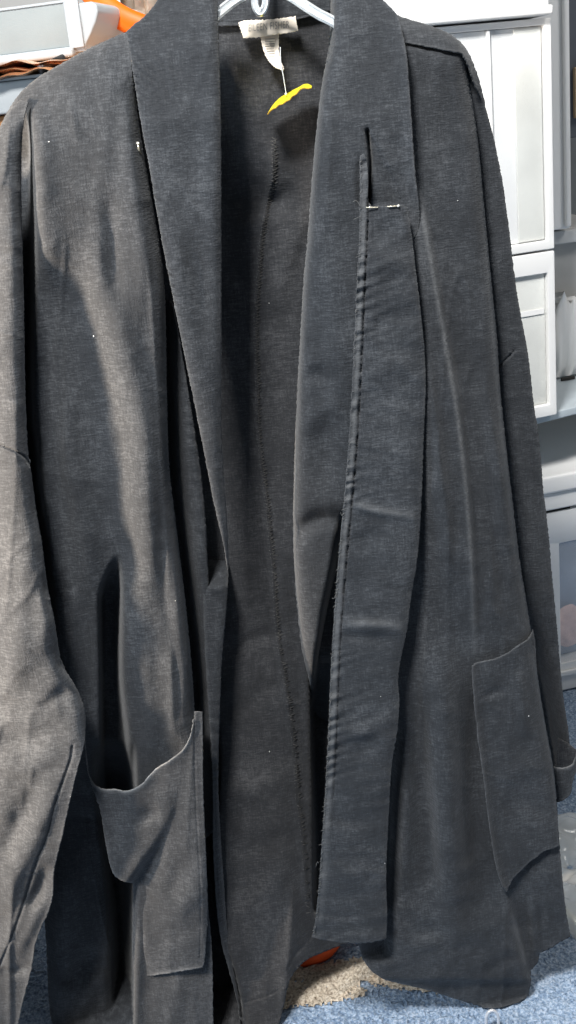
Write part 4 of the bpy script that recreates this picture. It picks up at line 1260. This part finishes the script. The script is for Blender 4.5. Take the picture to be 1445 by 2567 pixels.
# price tag: a small curled card seen nearly edge-on, on a clear thread
M_YEL = plain('yellow_card', (0.80, 0.68, 0.02), 0.55, noise=0.22, nscale=130, bump=0.5, bscale=400)
M_RED = plain('orange_card_back', (0.72, 0.16, 0.05), 0.6)
near = curve([(671, 287), (681, 276), (692, 270), (700, 263), (709, 261), (718, 254), (727, 250), (733, 242), (743, 236), (752, 226), (761, 221), (770, 222), (781, 221)], 6)
far = curve([(673, 281), (682, 266), (691, 255), (700, 246), (709, 240), (718, 235), (727, 230), (735, 225), (743, 221), (753, 216), (762, 211), (773, 210), (783, 215)], 6)
VV, FF = [], []
m_ = 7
for i in range(len(near)):
    a = P(near[i][0], near[i][1], 1.012); b2 = P(far[i][0], far[i][1], 1.038)
    for j in range(m_):
        t = j / (m_ - 1)
        VV.append(a + (b2 - a) * t)
for i in range(len(near) - 1):
    for j in range(m_ - 1):
        q_ = i * m_ + j
        FF.append((q_, q_ + m_, q_ + m_ + 1, q_ + 1))
NEAR3 = P(near[:, 0], near[:, 1], 1.0115)
PT = thing('price_tag', P(720, 240, 1.02), 'small bright yellow tag hanging by thread from care label', 'price tag')
o = mesh_obj('card', VV, FF, M_YEL, PT)
o.data.materials.append(M_RED)
md = o.modifiers.new('t', 'SOLIDIFY'); md.thickness = 0.0006; md.offset = -1; md.material_offset = 0
VV, FF = tube([NEAR3], 0.0006, 6)
mesh_obj('card_edge', VV, FF, plain('ochre_card_edge', (0.42, 0.24, 0.01), 0.7, noise=0.3, nscale=200), PT)
sp = np.array([(703, 118), (704, 150), (708, 175), (713, 205), (718, 238)])
c = curve(sp, 8)
VV, FF = tube([P(c[:, 0], c[:, 1], np.linspace(1.030, 1.026, len(c)))], 0.00045, 6)
mesh_obj('string', VV, FF, plain('clear_thread', (0.62, 0.64, 0.66), 0.3), PT)
bm = bmesh.new(); bmesh.ops.create_uvsphere(bm, u_segments=10, v_segments=6, radius=0.0011, matrix=Matrix.Translation(P(717, 236, 1.024))); bm_obj('string_knot', bm, M_PEARL, PT)

# chrome wire loop on the carpet in front of the hem
b0_ = onz(np.array([1219., 1250.]), np.array([2592., 2594.]), 0.0)
hgt = []
M_CHROME = plain('chrome', (0.80, 0.80, 0.82), 0.14, metal=0.45, noise=0.02)
cY = float(b0_[0][1])
lpx = curve([(1219, 2640), (1219, 2560), (1221, 2545), (1227, 2536), (1235, 2533), (1243, 2537), (1248, 2546), (1250, 2562), (1251, 2640)], 8)
q = P(lpx[:, 0], lpx[:, 1], cY + 0 * lpx[:, 0])
q[:, 2] = np.maximum(q[:, 2], -0.003)
VV, FF = tube([q], 0.0017, 12)
tag(mesh_obj('chrome_hook', VV, FF, M_CHROME), 'shiny bent chrome wire loop on the carpet under hem', 'hook')

# orange cloth lump seen under the hem
c0 = onz(np.array([800.]), np.array([2425.]), 0.0)[0]
bm = bmesh.new(); bmesh.ops.create_icosphere(bm, subdivisions=4, radius=1)
for v in bm.verts:
    d = v.co.copy()
    v.co = (d.x * 0.042, d.y * 0.03, d.z * 0.022 * (1 + .08 * sin(7 * d.x)))
bm.transform(Matrix.Translation((c0[0] - 0.006, c0[1] + 0.03, 0.012)) @ Matrix.Rotation(radians(18), 4, 'Z') @ Matrix.Rotation(radians(-10), 4, 'Y'))
tag(bm_obj('orange_pouch', bm, plain('orange_cloth', (0.80, 0.10, 0.015), 0.7, noise=0.12, nscale=80)), 'rounded orange pouch on the carpet behind the hem', 'pouch')

# clear plastic wrapper on the carpet at the right
cq = onz(np.array([1395., 1560., 1560., 1410.]), np.array([2060., 2060., 2420., 2330.]), 0.006)
VV, FF = [], []
n = 40
for i in range(n):
    for j in range(n):
        u, v = i / (n - 1), j / (n - 1)
        p = (cq[0] * (1 - u) + cq[1] * u) * (1 - v) + (cq[3] * (1 - u) + cq[2] * u) * v
        p = p + np.array([0, 0, 0.008 + 0.010 * sin(9 * v + 5 * u) * sin(4 * u + 1) + 0.003 * sin(31 * v - 8 * u) + 0.002 * sin(53 * v + 11 * u)])
        VV.append(p)
for i in range(n - 1):
    for j in range(n - 1):
        q_ = i * n + j
        FF.append((q_, q_ + n, q_ + n + 1, q_ + 1))
M_WRAP, nt, b = nm('clear_film')
b.inputs['Base Color'].default_value = (0.85, 0.87, 0.85, 1); b.inputs['Roughness'].default_value = 0.12
b.inputs['Alpha'].default_value = 0.38
WR = thing('plastic_wrapper', cq[0], 'clear crinkled plastic wrapper on the blue carpet at right', 'wrapper')
o = mesh_obj('film', VV, FF, M_WRAP, WR); o.modifiers.new('t', 'SOLIDIFY').thickness = 0.0006
e0, e1 = onz(np.array([1418., 1470.]), np.array([2282., 2335.]), 0.012)
VV, FF = tube([[e0 + (e1 - e0) * t for t in np.linspace(0, 1, 6)]], 0.0038, 10)
mesh_obj('rolled_edge', VV, FF, plain('pale_yellow_plastic', (0.75, 0.72, 0.55), 0.25), WR)
